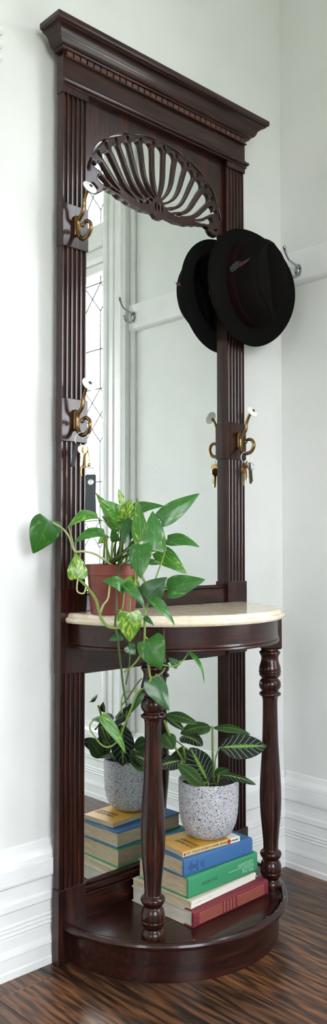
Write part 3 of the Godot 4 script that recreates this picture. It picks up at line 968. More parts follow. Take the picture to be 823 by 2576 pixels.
# ------------------------------------------------------------------ hooks on the right wall
func wall_hook(label: String, z: float, y: float):
	var t := thing("wall_hook", label, "coat hook", Vector3(XR - 0.016, y, z), "metal hooks on the white rail")
	var st := stool()
	var xf := Transform3D(Basis(Vector3(0, 0, 1), Vector3(0, 1, 0), Vector3(-1, 0, 0)), Vector3.ZERO)
	var poly := PackedVector2Array()
	for k in 24:
		var a := TAU * k / 24
		poly.append(Vector2(0.0115 * cos(a), 0.0185 * sin(a)))
	prism(st, poly, 0.0, 0.0035, xf)
	obj("back_plate", st, M.chrome, t)
	st = stool()
	var up := curve([Vector3(-0.002, 0.004, 0), Vector3(-0.010, 0.012, 0), Vector3(-0.024, 0.0155, 0), Vector3(-0.042, 0.021, 0), Vector3(-0.054, 0.033, 0), Vector3(-0.0595, 0.044, 0), Vector3(-0.0625, 0.051, 0)], 5)
	var ra := []
	for i in up.size():
		var f := float(i) / (up.size() - 1)
		ra.append(0.0046 - 0.0016 * sin(f * PI) + (0.0008 if f > 0.85 else 0.0))
	tube(st, up, ra, 12)
	ball(st, up[-1], Vector3(0.0052, 0.0056, 0.0052))
	var dn := curve([Vector3(-0.003, 0.004, 0), Vector3(-0.001, -0.010, 0), Vector3(-0.012, -0.021, 0), Vector3(-0.026, -0.0235, 0), Vector3(-0.037, -0.016, 0), Vector3(-0.041, -0.006, 0)], 5)
	tube(st, dn, 0.0036, 12)
	ball(st, dn[-1], Vector3(0.0046, 0.005, 0.0046))
	obj("hook_arms", st, M.chrome, t)
	for s in [-1, 1]:
		st = stool()
		ball(st, Vector3(-0.0038, -0.001 + 0.004 * s, 0.0072 * s), Vector3(0.0012, 0.0026, 0.0026), 10, 6)
		obj("screw", st, M.screw, t)

# ------------------------------------------------------------------ hat
func build_hat():
	var t := thing("fedora_hat", "dark felt fedora with maroon band and small spotted feather on the mahogany post", "hat", Vector3(0.280, 1.580, 0.080))
	var n := 64
	var ring = func(f: float, th: float, inset: float) -> Vector3:
		# f runs 0 at the brim edge, 1 at the foot of the crown, 2 at the crown's shoulder, 3 at its middle
		var cx := cos(th); var sy := sin(th)
		var p := Vector3.ZERO
		if f <= 1.0:
			var g := f
			var ax := lerpf(0.160 if cx > 0 else 0.150, 0.083, g); var ay := lerpf(0.155, 0.110, g)
			p = Vector3(ax * cx - 0.006 * g, ay * sy + 0.010 * g, 0)
			var curl := pow(1.0 - g, 1.6)
			p.z = curl * (0.030 * pow(absf(cx), 2.0) * (1.0 if cx > 0 else -0.15) - 0.012 * sy) 
			p.z += 0.004 * g
		elif f <= 2.0:
			var g := f - 1.0
			var rr := sin(g * PI / 2)
			var ax := lerpf(0.083, 0.066, g * g); var ay := lerpf(0.110, 0.094, g * g)
			p = Vector3(ax * cx - 0.006, ay * sy + 0.010, 0.004 + 0.078 * rr)
			var pinch := exp(-pow((sy + 0.75) / 0.35, 2.0)) * g * 0.016   # sides pressed in towards the front
			p.x -= signf(cx) * pinch * absf(cx)
		else:
			var g := f - 2.0
			var s := cos(g * PI / 2)
			var ax := 0.066 * s; var ay := 0.094 * s
			p = Vector3(ax * cx - 0.006, ay * sy + 0.010, 0.082)
			var pinch := exp(-pow((sy * s + 0.75) / 0.35, 2.0)) * 0.016
			p.x -= signf(cx) * pinch * absf(cx) * s
			p.z += 0.011 * sin(g * PI / 2) + 0.004 * s
		if f > 1.5:                              # long crease down the crown
			var k := clampf((f - 1.5) / 0.6, 0.0, 1.0)
			var cr := exp(-pow((p.x - 0.006) / 0.021, 2.0))
			p.z -= 0.036 * cr * k * clampf(1.0 - pow(absf(p.y) / 0.098, 4.0), 0.0, 1.0)
		return p - Vector3(0, 0, inset)
	for shell in 2:
		var st := stool()
		st.set_smooth_group(0)
		var fs := []
		for i in 9: fs.append(i / 8.0)
		for i in 12: fs.append(1.0 + (i + 1) / 12.0)
		for i in 12: fs.append(2.0 + (i + 1) / 12.0)
		var inset := 0.0 if shell == 0 else 0.0028
		for i in fs.size() - 1:
			for k in n:
				var a := TAU * k / n; var b := TAU * ((k + 1) % n) / n
				var q := [ring.call(fs[i], a, inset), ring.call(fs[i], b, inset), ring.call(fs[i + 1], b, inset), ring.call(fs[i + 1], a, inset)]
				if shell == 1:
					q = [q[1], q[0], q[3], q[2]]
				if i < fs.size() - 2:
					quad(st, q[0], q[1], q[2], q[3])
				else:
					tri(st, q[0], q[1], q[2])
		if shell == 0:
			for k in n:
				var a := TAU * k / n; var b := TAU * ((k + 1) % n) / n
				quad(st, ring.call(0.0, a, 0.0028), ring.call(0.0, b, 0.0028), ring.call(0.0, b, 0.0), ring.call(0.0, a, 0.0))
		obj("felt_body" if shell == 0 else "lining", st, M.felt if shell == 0 else M.lining, t)
	# ribbon round the foot of the crown
	var st := stool()
	st.set_smooth_group(0)
	var band = func(th: float, h: float) -> Vector3:
		var p: Vector3 = ring.call(1.0 + h, th, 0.0)
		var o := Vector3(cos(th), sin(th), 0) * 0.0016
		return p + o
	for k in n:
		var a := TAU * k / n; var b := TAU * ((k + 1) % n) / n
		for h in 4:
			quad(st, band.call(a, 0.02 + 0.045 * h), band.call(b, 0.02 + 0.045 * h), band.call(b, 0.02 + 0.045 * (h + 1)), band.call(a, 0.02 + 0.045 * (h + 1)))
		quad(st, band.call(a, 0.20), band.call(b, 0.20), ring.call(1.22, b, 0.0), ring.call(1.22, a, 0.0))
	obj("hat_band", st, M.ribbon, t)
	# feather tucked behind the band on the side
	var f := Node3D.new()
	f.name = "feather"
	t.add_child(f, true)
	var th := 2.85
	var c0: Vector3 = ring.call(1.12, th, -0.0) + Vector3(cos(th), sin(th), 0) * 0.004
	f.position = c0
	var up: Vector3 = (ring.call(1.60, th - 0.3, 0.0) - ring.call(1.12, th, 0.0)).normalized()
	var out := (Vector3(cos(th), sin(th), 0.15)).normalized()
	out = (out - up * out.dot(up)).normalized()
	f.basis = Basis(up.cross(out), up, out)
	st = stool()
	var vane := PackedVector2Array([Vector2(0, -0.004), Vector2(0.008, 0.004), Vector2(0.011, 0.016), Vector2(0.008, 0.030), Vector2(0, 0.038), Vector2(-0.009, 0.030), Vector2(-0.011, 0.016), Vector2(-0.008, 0.004)])
	prism(st, vane, 0.0, 0.0014)
	obj("vane", st, M.feather, f)
	st = stool()
	prism(st, PackedVector2Array([Vector2(0.001, 0.020), Vector2(0.012, 0.030), Vector2(0.013, 0.052), Vector2(0.009, 0.062), Vector2(0.005, 0.046)]), 0.0012, 0.0024)
	obj("red_plume", st, M.feather_red, f)
	st = stool()
	for j in 6:
		for i in 4:
			var p := Vector2(-0.0072 + 0.0048 * i + (0.0024 if j % 2 else 0.0), 0.004 + 0.0046 * j)
			if absf(p.x) < 0.0088 and Geometry2D.is_point_in_polygon(p, vane):
				ball(st, Vector3(p.x, p.y, 0.0014), Vector3(0.0008, 0.0008, 0.0005), 6, 4)
	obj("white_spots", st, M.white_dot, f)
	t.rotation = Vector3(0.06, 0.02, 0.24)

# ------------------------------------------------------------------ keys
func key_poly(len: float, head: float) -> PackedVector2Array:
	var p := PackedVector2Array()
	for k in 19:
		var a := deg_to_rad(-65.0 + 310.0 * k / 18.0)
		p.append(Vector2(cos(a) * head, sin(a) * head * 0.92))
	p.append(Vector2(-0.0032, -head - 0.002))
	var tooth := [0.0, 0.0014, 0.0004, 0.0018, 0.0006, 0.0012]
	for k in 6:
		p.append(Vector2(-0.0032 + tooth[k], -head - 0.004 - (len - 0.004) * k / 6.0))
	p.append(Vector2(-0.001, -head - len)); p.append(Vector2(0.0028, -head - len + 0.003)); p.append(Vector2(0.0032, -head - 0.002))
	return p
func hang(called: String, parent: Node3D, p: Vector3, turn_y: float, tilt: float, st: SurfaceTool, m: Material) -> MeshInstance3D:
	var o := obj(called, st, m, parent)
	o.position = p
	o.rotation = Vector3(0.0, turn_y, tilt)
	return o
func wire_ring(st, c: Vector3, r: float, wire: float, ax_a: Vector3, ax_b: Vector3):
	var pts := []
	for k in 29:
		var a := TAU * k / 28.0
		pts.append(c + (ax_a * cos(a) + ax_b * sin(a)) * r)
	tube(st, pts, wire, 6, false)
func build_keys():
	# bunch on the left post: ring, two brass keys, rubber fob, swivel clip and a leather strap with a snap
	var y0 := 1.1733 - 0.0345
	var t := thing("key_bunch", "key bunch with dark leather snap strap hanging above the pothos", "keys", Vector3(-0.269, y0, ZB + 0.031), "bunches of keys on the lower brass hooks")
	var st := stool()
	wire_ring(st, Vector3(0, -0.0120, 0), 0.0175, 0.0009, Vector3(0.90, 0, 0.43), Vector3(0, 1, 0))
	obj("split_ring", st, M.steel, t)
	st = stool()
	prism(st, key_poly(0.028, 0.0105), -0.001, 0.001)
	hang("key", t, Vector3(-0.004, -0.0330, 0.004), -0.5, -0.10, st, M.key_brass)
	st = stool()
	prism(st, key_poly(0.026, 0.0100), -0.001, 0.001)
	hang("key", t, Vector3(0.0005, -0.0350, 0.000), 0.9, 0.06, st, M.steel)
	st = stool()
	prism(st, key_poly(0.030, 0.0110), -0.001, 0.001)
	hang("key", t, Vector3(0.003, -0.0340, 0.003), 0.4, 0.02, st, M.key_brass)
	st = stool()
	box(st, Vector3(-0.0045, -0.050, -0.0022), Vector3(0.0045, 0.003, 0.0022), 0.0015)
	hang("rubber_fob", t, Vector3(-0.014, -0.0230, -0.003), -0.75, -0.20, st, M.rubber)
	st = stool()
	tube(st, curve([Vector3(0.010, -0.026, 0.002), Vector3(0.012, -0.045, 0.006), Vector3(0.0125, -0.062, 0.008), Vector3(0.010, -0.070, 0.008), Vector3(0.002, -0.071, 0.007), Vector3(-0.0065, -0.073, 0.005), Vector3(-0.008, -0.084, 0.004), Vector3(-0.007, -0.092, 0.004)], 5), 0.0019, 8)
	ball(st, Vector3(0.0105, -0.0665, 0.009), Vector3(0.004, 0.0044, 0.004))
	obj("swivel_clip", st, M.key_brass, t)
	st = stool()
	wire_ring(st, Vector3(0.0145, -0.0810, 0.010), 0.0095, 0.0011, Vector3(0.80, 0, 0.60), Vector3(0, 0.9, 0))
	obj("strap_loop", st, M.steel, t)
	st = stool()
	var sx := Basis(Vector3(0.70, 0, 0.71), Vector3(0, 1, 0), Vector3(-0.71, 0, 0.70))
	for leaf in 2:
		var zz := 0.0024 * leaf - 0.0024
		prism(st, PackedVector2Array([Vector2(-0.0125, -0.080), Vector2(-0.0110, -0.030), Vector2(-0.0118, 0.002), Vector2(-0.008, 0.0050), Vector2(0.0105, 0.0050), Vector2(0.0118, 0.002), Vector2(0.0112, -0.040), Vector2(0.0125, -0.080)]), zz, zz + 0.0020, Transform3D(sx, Vector3(0.0140, -0.0920, 0.0100)))
	obj("leather_strap", st, M.leather, t)
	st = stool()
	lathe(st, [Vector2(0.0, 0.0), Vector2(0.0068, 0.0), Vector2(0.0066, 0.0010), Vector2(0.0055, 0.0016), Vector2(0.0045, 0.0010), Vector2(0.0036, 0.0010), Vector2(0.0030, 0.0016), Vector2(0.0016, 0.0008), Vector2(0.0, 0.0008)], 24)
	var sn := obj("snap_rivet", st, M.steel, t)
	sn.basis = Basis(sx.x, sx.z, -sx.y)
	sn.position = Vector3(0.0140, -0.0920, 0.0100) + sx * Vector3(0.0005, -0.0120, 0.0020)
	# bunch on the right post
	t = thing("key_bunch", "key bunch with brass keys and plain black fob on the post away from the pothos", "keys", Vector3(0.269, y0, ZB + 0.031), "bunches of keys on the lower brass hooks")
	st = stool()
	wire_ring(st, Vector3(0, -0.0110, 0), 0.0150, 0.0009, Vector3(0.82, 0, 0.57), Vector3(0, 1, 0))
	obj("split_ring", st, M.steel, t)
	st = stool()
	prism(st, key_poly(0.036, 0.0105), -0.0011, 0.0011)
	hang("key", t, Vector3(-0.0035, -0.0300, 0.0035), 0.85, -0.10, st, M.key_brass)
	st = stool()
	prism(st, key_poly(0.032, 0.0115), -0.0011, 0.0011)
	hang("key", t, Vector3(-0.0075, -0.0430, -0.002), 0.2, -0.06, st, M.key_brass)
	st = stool()
	prism(st, key_poly(0.030, 0.0100), -0.0011, 0.0011)
	hang("key", t, Vector3(0.0005, -0.0320, 0.000), 1.3, 0.03, st, M.steel)
	st = stool()
	box(st, Vector3(-0.0042, -0.052, -0.0020), Vector3(0.0042, 0.003, 0.0020), 0.0014)
	hang("rubber_fob", t, Vector3(0.0060, -0.0280, 0.0045), 0.1, 0.12, st, M.rubber)
	st = stool()
	wire_ring(st, Vector3(0.0080, -0.0340, 0.0060), 0.0100, 0.0012, Vector3(0.6, 0, 0.8), Vector3(0, 1, 0))
	obj("small_ring", st, M.steel, t)
	st = stool()
	prism(st, PackedVector2Array([Vector2(-0.0022, -0.034), Vector2(0.0022, -0.034), Vector2(0.0026, 0.0), Vector2(-0.0026, 0.0)]), -0.001, 0.001)
	hang("luggage_key", t, Vector3(0.0110, -0.0400, 0.0070), 0.4, 0.22, st, M.brass)

# ------------------------------------------------------------------ books
func lettering(parent: Node3D, text: String, size: float, p: Vector3, b: Basis, m: Material, serif := true, width := 0.0) -> MeshInstance3D:
	var f := SystemFont.new()
	f.font_names = PackedStringArray(["Droid Serif"]) if serif else PackedStringArray(["Droid Sans"])
	f.font_weight = 400
	var tm := TextMesh.new()
	tm.text = text
	tm.font = f
	tm.font_size = 32
	tm.pixel_size = size / 23.0
	tm.depth = 0.0003
	tm.curve_step = 3.0
	tm.horizontal_alignment = HORIZONTAL_ALIGNMENT_CENTER
	tm.vertical_alignment = VERTICAL_ALIGNMENT_CENTER
	tm.material = m
	var o := MeshInstance3D.new()
	o.mesh = tm
	o.name = "lettering"
	parent.add_child(o, true)
	if width > 0.0:
		var w := tm.get_aabb().size.x
		if w > 0.0:
			b = Basis(b.x * width / w, b.y, b.z)
	o.transform = Transform3D(b, p)
	return o
func book(called: String, label: String, a: Vector3, turn: float, len: float, dep: float, thick: float, m: Dictionary) -> Node3D:
	# a: lower corner of the spine, spine along local +x facing +z, pages towards -z
	var t := thing(called, label, "book", a, "books stacked under the speckled pot")
	t.rotation.y = deg_to_rad(turn)
	var bd: float = m.get("board", 0.0026)
	var over: float = m.get("over", 0.003)
	boxed("lower_cover", Vector3(0, 0, -dep), Vector3(len, bd, -0.003), 0.0008, m.cover, t)
	boxed("upper_cover", Vector3(0, thick - bd, -dep), Vector3(len, thick, -0.003), 0.0008, m.cover, t)
	var st := stool()
	box(st, Vector3(over, bd, -dep + over), Vector3(len - over, thick - bd, -0.003), 0.0)
	obj("page_block", st, m.pages, t)
	if m.has("spine"):
		st = stool()
		st.set_smooth_group(0)
		var pr := []
		for k in 9:
			var ang := -PI / 2 + PI * k / 8.0
			pr.append(Vector2(thick * 0.5 + sin(ang) * (thick * 0.5), m.get("bulge", 0.003) * pow(maxf(cos(ang), 0.0), 0.35) - 0.0035))
		for k in 8:
			quad(st, Vector3(0, pr[k].x, pr[k].y), Vector3(len, pr[k].x, pr[k].y), Vector3(len, pr[k + 1].x, pr[k + 1].y), Vector3(0, pr[k + 1].x, pr[k + 1].y))
		st.set_smooth_group(FLAT)
		for k in 8:
			tri(st, Vector3(0, thick * 0.5, -0.0045), Vector3(0, pr[k].x, pr[k].y), Vector3(0, pr[k + 1].x, pr[k + 1].y))
			tri(st, Vector3(len, thick * 0.5, -0.0045), Vector3(len, pr[k + 1].x, pr[k + 1].y), Vector3(len, pr[k].x, pr[k].y))
		obj("spine", st, m.spine, t)
	return t
func build_books():
	var flat := Basis()
	var flip := Basis(Vector3(0, 0, 1), PI)
	var up90 := Basis(Vector3(0, 0, 1), PI / 2)
	var y := SHELF
	# maroon quarter-bound volume at the bottom
	var t := book("hardback_book", "maroon cloth spine hardback with gilt rules and cream boards, lowest in the stack", Vector3(-0.1001, y, 0.2484), 1.3, 0.2521, 0.196, 0.034, {"cover": M.cloth_cream, "pages": M.pages_pale, "spine": M.cloth_red, "bulge": 0.0045})
	for s in [0, 1]:
		boxed("cloth_wrap", Vector3(-0.0003, 0.0337 if s else -0.0000, -0.028), Vector3(0.2524, 0.0344 if s else 0.0027, -0.003), 0.0003, M.cloth_red, t)
	var sp := t.get_node("spine")
	for blk in [[0.018, 0.092], [0.142, 0.236]]:
		for k in 6:
			var st := stool()
			box(st, Vector3(blk[0], 0.0070 + 0.0040 * k - 0.0005, 0.0004), Vector3(blk[1], 0.0070 + 0.0040 * k + 0.0005, 0.0013))
			obj("gilt_rule", st, M.gilt, sp)
	rng.seed = 31
	for k in 4:
		var st := stool()
		var yy := 0.0065
		while yy < 0.027:
			var l := rng.randf_range(0.0015, 0.0045)
			box(st, Vector3(0.098 + 0.0105 * k, yy, 0.0004), Vector3(0.0995 + 0.0105 * k + 0.001, yy + l, 0.0013))
			yy += l + 0.0012
		obj("gilt_tooling", st, M.gilt, sp)
	y += 0.0344
	# worn volume that has lost its spine
	t = book("worn_book", "worn ivory book with torn bare paper spine above the maroon hardback", Vector3(-0.0936, y, 0.2365), 3.2, 0.2237, 0.183, 0.0166, {"cover": M.cloth_cream, "pages": M.pages, "board": 0.0016, "over": 0.002})
	rng.seed = 77
	for row in 2:
		var poly := PackedVector2Array()
		var n := 26
		for k in n + 1:
			poly.append(Vector2(0.2237 * k / n, (0.001 if row == 0 else 0.0100) + rng.randf_range(-0.0016, 0.0012) * (1.0 if row == 1 else 0.2)))
		for k in n + 1:
			poly.append(Vector2(0.2237 * (n - k) / n, (0.0098 if row == 0 else 0.0164) + rng.randf_range(-0.0014, 0.0) * (1.0 if row == 0 else 0.3)))
		var st := stool()
		prism(st, poly, -0.0035, -0.0012 + 0.0014 * row + 0.0004)
		obj("torn_paper", st, M.torn_paper, t)
	y += 0.0168
	# green biography
	t = book("hardback_book", "green cloth hardback with silver spine lettering", Vector3(-0.0909, y, 0.2235), 0.3, 0.2280, 0.163, 0.0445, {"cover": M.cloth_green, "pages": M.pages, "spine": M.cloth_green, "bulge": 0.0045})
	sp = t.get_node("spine")
	var zt := 0.0010
	lettering(sp, "ZELDA", 0.0115, Vector3(0.1945, 0.0150, zt), flip, M.silver, false, 0.040)
	var st := stool()
	box(st, Vector3(0.128, 0.0224, 0.0002), Vector3(0.2145, 0.0233, zt + 0.0003))
	obj("silver_rule", st, M.silver, sp)
	lettering(sp, "A BIOGRAPHY", 0.0075, Vector3(0.186, 0.0295, zt), flip, M.silver, false, 0.053)
	lettering(sp, "Nancy Milford", 0.0065, Vector3(0.066, 0.0215, zt), flip, M.ink_green, true, 0.050)
	y += 0.0445
	# blue
	t = book("hardback_book", "blue cloth hardback with dark blue spine lettering", Vector3(-0.0955, y, 0.2150), -2.0, 0.2158, 0.150, 0.0370, {"cover": M.cloth_blue, "pages": M.pages, "spine": M.cloth_blue, "bulge": 0.0040})
	sp = t.get_node("spine")
	var words := ["MY", "COUNTRY", "AND", "MY", "PEOPLE", "", "LIN", "YUTANG"]
	var ws := [0.008, 0.024, 0.011, 0.008, 0.021, 0.0, 0.009, 0.017]
	for k in words.size():
		if words[k] != "":
			lettering(sp, words[k], 0.0042 if k < 6 else 0.0034, Vector3(0.0150 + 0.0062 * k, 0.0175, 0.0006), up90, M.ink_blue, true, ws[k])
	y += 0.0372
	# yellow paperback
	t = book("paperback_book", "yellow paperback dictionary under the speckled pot", Vector3(-0.0864, y, 0.2040), -5.5, 0.1690, 0.106, 0.0112, {"cover": M.card_yellow, "pages": M.pages, "board": 0.0006, "over": 0.0004})
	boxed("spine", Vector3(0, 0, -0.0032), Vector3(0.1690, 0.0112, -0.0024), 0.0003, M.card_buff, t)
	boxed("white_end", Vector3(0.1385, -0.0001, -0.106), Vector3(0.1692, 0.0115, -0.0021), 0.0003, M.card_white, t)
	sp = t.get_node("spine")
	lettering(sp, "SCHOLASTIC DICTIONARY OF SYNONYMS · ANTONYMS", 0.0042, Vector3(0.0790, 0.0056, -0.0023), flat, M.ink, false, 0.104)
	lettering(sp, "HOMONYMS", 0.0036, Vector3(0.1530, 0.0056, -0.0018), flat, M.ink, false, 0.020)
	lettering(sp, "TK 675", 0.0040, Vector3(0.0165, 0.0056, -0.0023), flat, M.ink, false, 0.013)
	boxed("black_square", Vector3(0.0040, 0.0028, -0.0026), Vector3(0.0078, 0.0072, -0.0021), 0.0, M.ink, sp)
	st = stool()
	prism(st, disc(0.0050), -0.0024, -0.0017, Transform3D(Basis(), Vector3(0.1360, 0.0056, 0)))
	obj("red_seal", st, M.red_dot, sp)
	var uc := t.get_node("upper_cover")
	var cover := Basis(Vector3(0, 0, -1), Vector3(-1, 0, 0), Vector3(0, 1, 0))
	lettering(uc, "Scholastic", 0.0105, Vector3(0.0360, 0.0114, -0.041), cover, M.ink, true, 0.062)
	lettering(uc, "Dictionary", 0.0105, Vector3(0.0500, 0.0114, -0.041), cover, M.ink, true, 0.060)
	return y + 0.0116
func disc(r: float) -> PackedVector2Array:
	var p := PackedVector2Array()
	for k in 18:
		p.append(Vector2(cos(TAU * k / 18), sin(TAU * k / 18)) * r)
	return p

# ------------------------------------------------------------------ plants
func leaf_mesh(b: Vector3, tip: Vector3, width: float, normal: Vector3, bend: float, fold: float, heart: bool) -> SurfaceTool:
	# blade from b to tip; bend lifts its middle along the normal, fold raises both halves
	var st := stool()
	st.set_smooth_group(0)
	var l := tip - b
	var len := l.length()
	var d := l / len
	normal = (normal - d * normal.dot(d)).normalized()
	var side := d.cross(normal)
	var nl := 14
	var nw := 8
	var pts := []
	for i in nl + 1:
		var f := float(i) / nl
		var prof := 0.0
		if heart:
			prof = pow(sin(PI * pow(f, 0.60)), 0.80) * (1.0 - 0.30 * f)
		else:
			prof = pow(sin(PI * pow(f, 0.86)), 0.70)
		if i == 0 or i == nl:
			prof = 0.0
		var row := []
		var c := b + d * len * f + normal * bend * len * 4.0 * f * (1.0 - f)
		for j in nw + 1:
			var g := float(j) / nw * 2.0 - 1.0
			var back := 0.0
			if heart:
				back = -0.16 * absf(g) * pow(1.0 - f, 3.0) * len
			var p: Vector3 = c + side * g * prof * width * 0.5 + normal * (absf(g) * fold * prof * width * 0.5 + 0.05 * width * prof * sin(f * 9.0 + g * 2.0) * absf(g)) + d * back * (0.0 if i == 0 else 1.0)
			row.append([p, Vector2(0.5 + 0.5 * g, f)])
		pts.append(row)
	for i in nl:
		for j in nw:
			var q := [pts[i][j], pts[i][j + 1], pts[i + 1][j + 1], pts[i + 1][j]]
			for k in [0, 1, 2, 0, 2, 3]:
				if (i == 0 and k == 1) or (i == nl - 1 and k == 3 and false):
					pass
				st.set_uv(q[k][1])
				st.add_vertex(q[k][0])
	return st
func stem_line(parent: Node3D, px: Array, r0: float, r1: float, m: Material, called := "stem"):
	var p := []
	for q in px:
		p.append(at(q[0], q[1], q[2]))
	p = curve(p, 5)
	var rr := []
	for i in p.size():
		rr.append(lerpf(r0, r1, float(i) / (p.size() - 1)))
	var st := stool()
	tube(st, p, rr, 7)
	obj(called, st, m, parent)
func build_pothos():
	var c := Vector3(-0.2265, 0.7502, 0.1310)
	var t := thing("potted_pothos", "trailing golden pothos in a brick-red plastic pot on the marble shelf", "plant")
	var st := stool()
	var pp := [Vector2(0.0, 0.004), Vector2(0.040, 0.004), Vector2(0.041, 0.0), Vector2(0.046, 0.0), Vector2(0.0475, 0.002), Vector2(0.0550, 0.083), Vector2(0.0575, 0.0828), Vector2(0.0584, 0.0838), Vector2(0.0598, 0.1042), Vector2(0.0606, 0.1055), Vector2(0.0600, 0.1066), Vector2(0.0585, 0.1066), Vector2(0.0570, 0.1050), Vector2(0.0530, 0.080), Vector2(0.0, 0.080)]
	lathe(st, pp, 64, c, 0.0, TAU, false)
	obj("pot", st, M.terracotta, t)
	st = stool()
	lathe(st, [Vector2(0.0550, 0.0975), Vector2(0.030, 0.1000), Vector2(0.0, 0.1015)], 32, c)
	obj("soil", st, M.soil, t)
	# base u, v, depth; tip u, v, depth; width px; look; bend; fold; tilt sideways; tilt up
	var L := [
		[124, 1308, 1.735, 83, 1393, 1.745, 76, 0, 0.06, -0.15, 0.2, 0.2],
		[249, 1307, 1.72, 169, 1328, 1.66, 46, 1, 0.30, -0.2, 0.1, 1.0],
		[264, 1345, 1.70, 184, 1367, 1.64, 40, 0, 0.22, -0.15, 0.0, 0.7],
		[196, 1455, 1.69, 192, 1391, 1.70, 50, 2, 0.05, -0.1, 0.1, 0.1],
		[312, 1307, 1.75, 251, 1256, 1.72, 44, 1, 0.10, -0.25, -0.3, 0.5],
		[313, 1306, 1.74, 330, 1254, 1.73, 44, 2, 0.06, -0.3, 0.5, 0.2],
		[307, 1270, 1.80, 298, 1229, 1.80, 20, 2, 0.0, 0.4, 0.6, 0.0],
		[303, 1326, 1.80, 256, 1298, 1.80, 34, 1, 0.05, -0.2, 0.0, 0.2],
		[336, 1310, 1.71, 311, 1369, 1.69, 46, 3, 0.08, -0.2, -0.1, 0.1],
		[326, 1286, 1.76, 413, 1273, 1.74, 36, 0, 0.12, -0.15, 0.0, 0.6],
		[354, 1361, 1.67, 344, 1252, 1.70, 42, 1, -0.05, 0.30, -0.5, 0.0],
		[388, 1384, 1.69, 384, 1285, 1.72, 60, 0, 0.05, 0.05, 0.3, 0.1],
		[404, 1308, 1.74, 503, 1241, 1.77, 48, 0, 0.08, -0.2, 0.2, 0.3],
		[421, 1358, 1.73, 503, 1377, 1.71, 40, 0, 0.18, -0.2, 0.0, 0.8],
		[398, 1385, 1.77, 470, 1444, 1.75, 46, 1, 0.06, -0.15, 0.1, 0.2],
		[352, 1370, 1.65, 354, 1456, 1.63, 60, 0, 0.08, -0.3, -0.3, 0.1],
		[374, 1413, 1.72, 407, 1419, 1.72, 16, 0, 0.05, 0.2, 0.0, 0.3],
		[366, 1504, 1.64, 421, 1452, 1.64, 60, 3, 0.05, -0.1, -0.1, 0.1],
		[421, 1481, 1.66, 517, 1458, 1.64, 56, 0, 0.05, -0.15, 0.0, 0.3],
		[313, 1480, 1.655, 255, 1462, 1.640, 40, 0, 0.30, -0.2, 0.0, 0.6],
		[315, 1457, 1.67, 355, 1505, 1.65, 46, 2, 0.10, -0.2, 0.3, 0.2],
		[313, 1472, 1.65, 368, 1536, 1.64, 26, 0, 0.14, 0.4, 0.2, 0.6],
		[327, 1540, 1.63, 326, 1616, 1.64, 62, 2, 0.10, -0.2, 0.1, 0.2],
		[380, 1507, 1.64, 440, 1574, 1.63, 28, 0, 0.16, 0.3, 0.2, 0.4],
		[364, 1553, 1.64, 388, 1574, 1.63, 14, 3, 0.1, 0.2, 0.0, 0.3],
		[372, 1608, 1.645, 407, 1684, 1.63, 76, 0, 0.12, -0.25, -0.5, 0.3],
		[381, 1708, 1.655, 426, 1789, 1.65, 56, 3, 0.06, -0.15, 0.5, 0.1],
		[471, 1645, 1.66, 514, 1722, 1.63, 13, 0, 0.26, 0.3, 0.6, 0.4],
		[448, 1676, 1.66, 423, 1654, 1.665, 22, 3, 0.05, 0.2, 0.0, 0.3],
		[307, 1600, 1.65, 273, 1612, 1.64, 22, 3, 0.10, -0.1, 0.0, 0.4],
		[322, 1624, 1.66, 341, 1648, 1.66, 30, 3, 0.05, 0.1, 0.0, 0.2],
		[254, 1803, 1.69, 317, 1896, 1.69, 30, 1, 0.10, 0.3, 0.5, 0.2],
		[357, 1742, 1.68, 327, 1796, 1.68, 20, 3, 0.04, 0.2, 0.2, 0.2],
		[291, 1362, 1.80, 282, 1328, 1.80, 22, 0, 0.05, 0.1, 0.0, 0.2],
		[266, 1350, 1.80, 246, 1369, 1.80, 20, 2, 0.05, 0.1, 0.0, 0.2],
		[346, 1366, 1.74, 318, 1390, 1.73, 24, 3, 0.08, 0.1, 0.0, 0.4],
		[346, 1392, 1.71, 331, 1432, 1.70, 28, 3, 0.08, -0.1, 0.0, 0.2],
		[285, 1310, 1.82, 240, 1238, 1.83, 26, 1, 0.05, 0.1, 0.2, 0.1]]
	var right := cam_basis.x
	var up := Vector3.UP
	for e in L:
		var b := at(e[0], e[1], e[2])
		var tp := at(e[3], e[4], e[5])
		var nrm: Vector3 = (CAM - b).normalized() + right * e[10] + up * e[11]
		var wd: float = e[6] * 1.1 * e[2] / FPX
		obj("leaf", leaf_mesh(b, tp, wd * 1.04, nrm, e[8], e[9], true), M["pothos%d" % e[7]], t)
	# petioles of the crown leaves down into the pot
	var root := c + Vector3(0, 0.098, 0)
	rng.seed = 8
	for i in [1, 2, 4, 5, 6, 7, 8, 9, 10, 11, 12, 13, 14, 15, 33, 34, 35, 36, 37]:
		var e = L[i]
		var b := at(e[0], e[1], e[2])
		var r := root + Vector3(rng.randf_range(-0.024, 0.024), 0, rng.randf_range(-0.024, 0.024))
		var mid := b.lerp(r, 0.5) + Vector3((b.x - r.x) * 0.16, 0.012, (b.z - r.z) * 0.16)
		var p := curve([b, mid, r], 7)
		var rr := []
		for k in p.size():
			rr.append(lerpf(0.0014, 0.0026, float(k) / (p.size() - 1)))
		st = stool()
		tube(st, p, rr, 7)
		obj("petiole", st, M.stem if i % 3 else M.stem_dark, t)
	# trailing vines, traced from the photograph at the depth of the shelf's edge
	stem_line(t, [[282, 1424, 1.77], [262, 1408, 1.74], [240, 1394, 1.72], [212, 1387, 1.70], [192, 1388, 1.70], [184, 1378, 1.70], [174, 1350, 1.71], [156, 1328, 1.72], [134, 1316, 1.735]], 0.0030, 0.0020, M.stem_pale)
	stem_line(t, [[186, 1382, 1.70], [180, 1352, 1.70], [173, 1326, 1.68]], 0.0022, 0.0014, M.stem_pale)
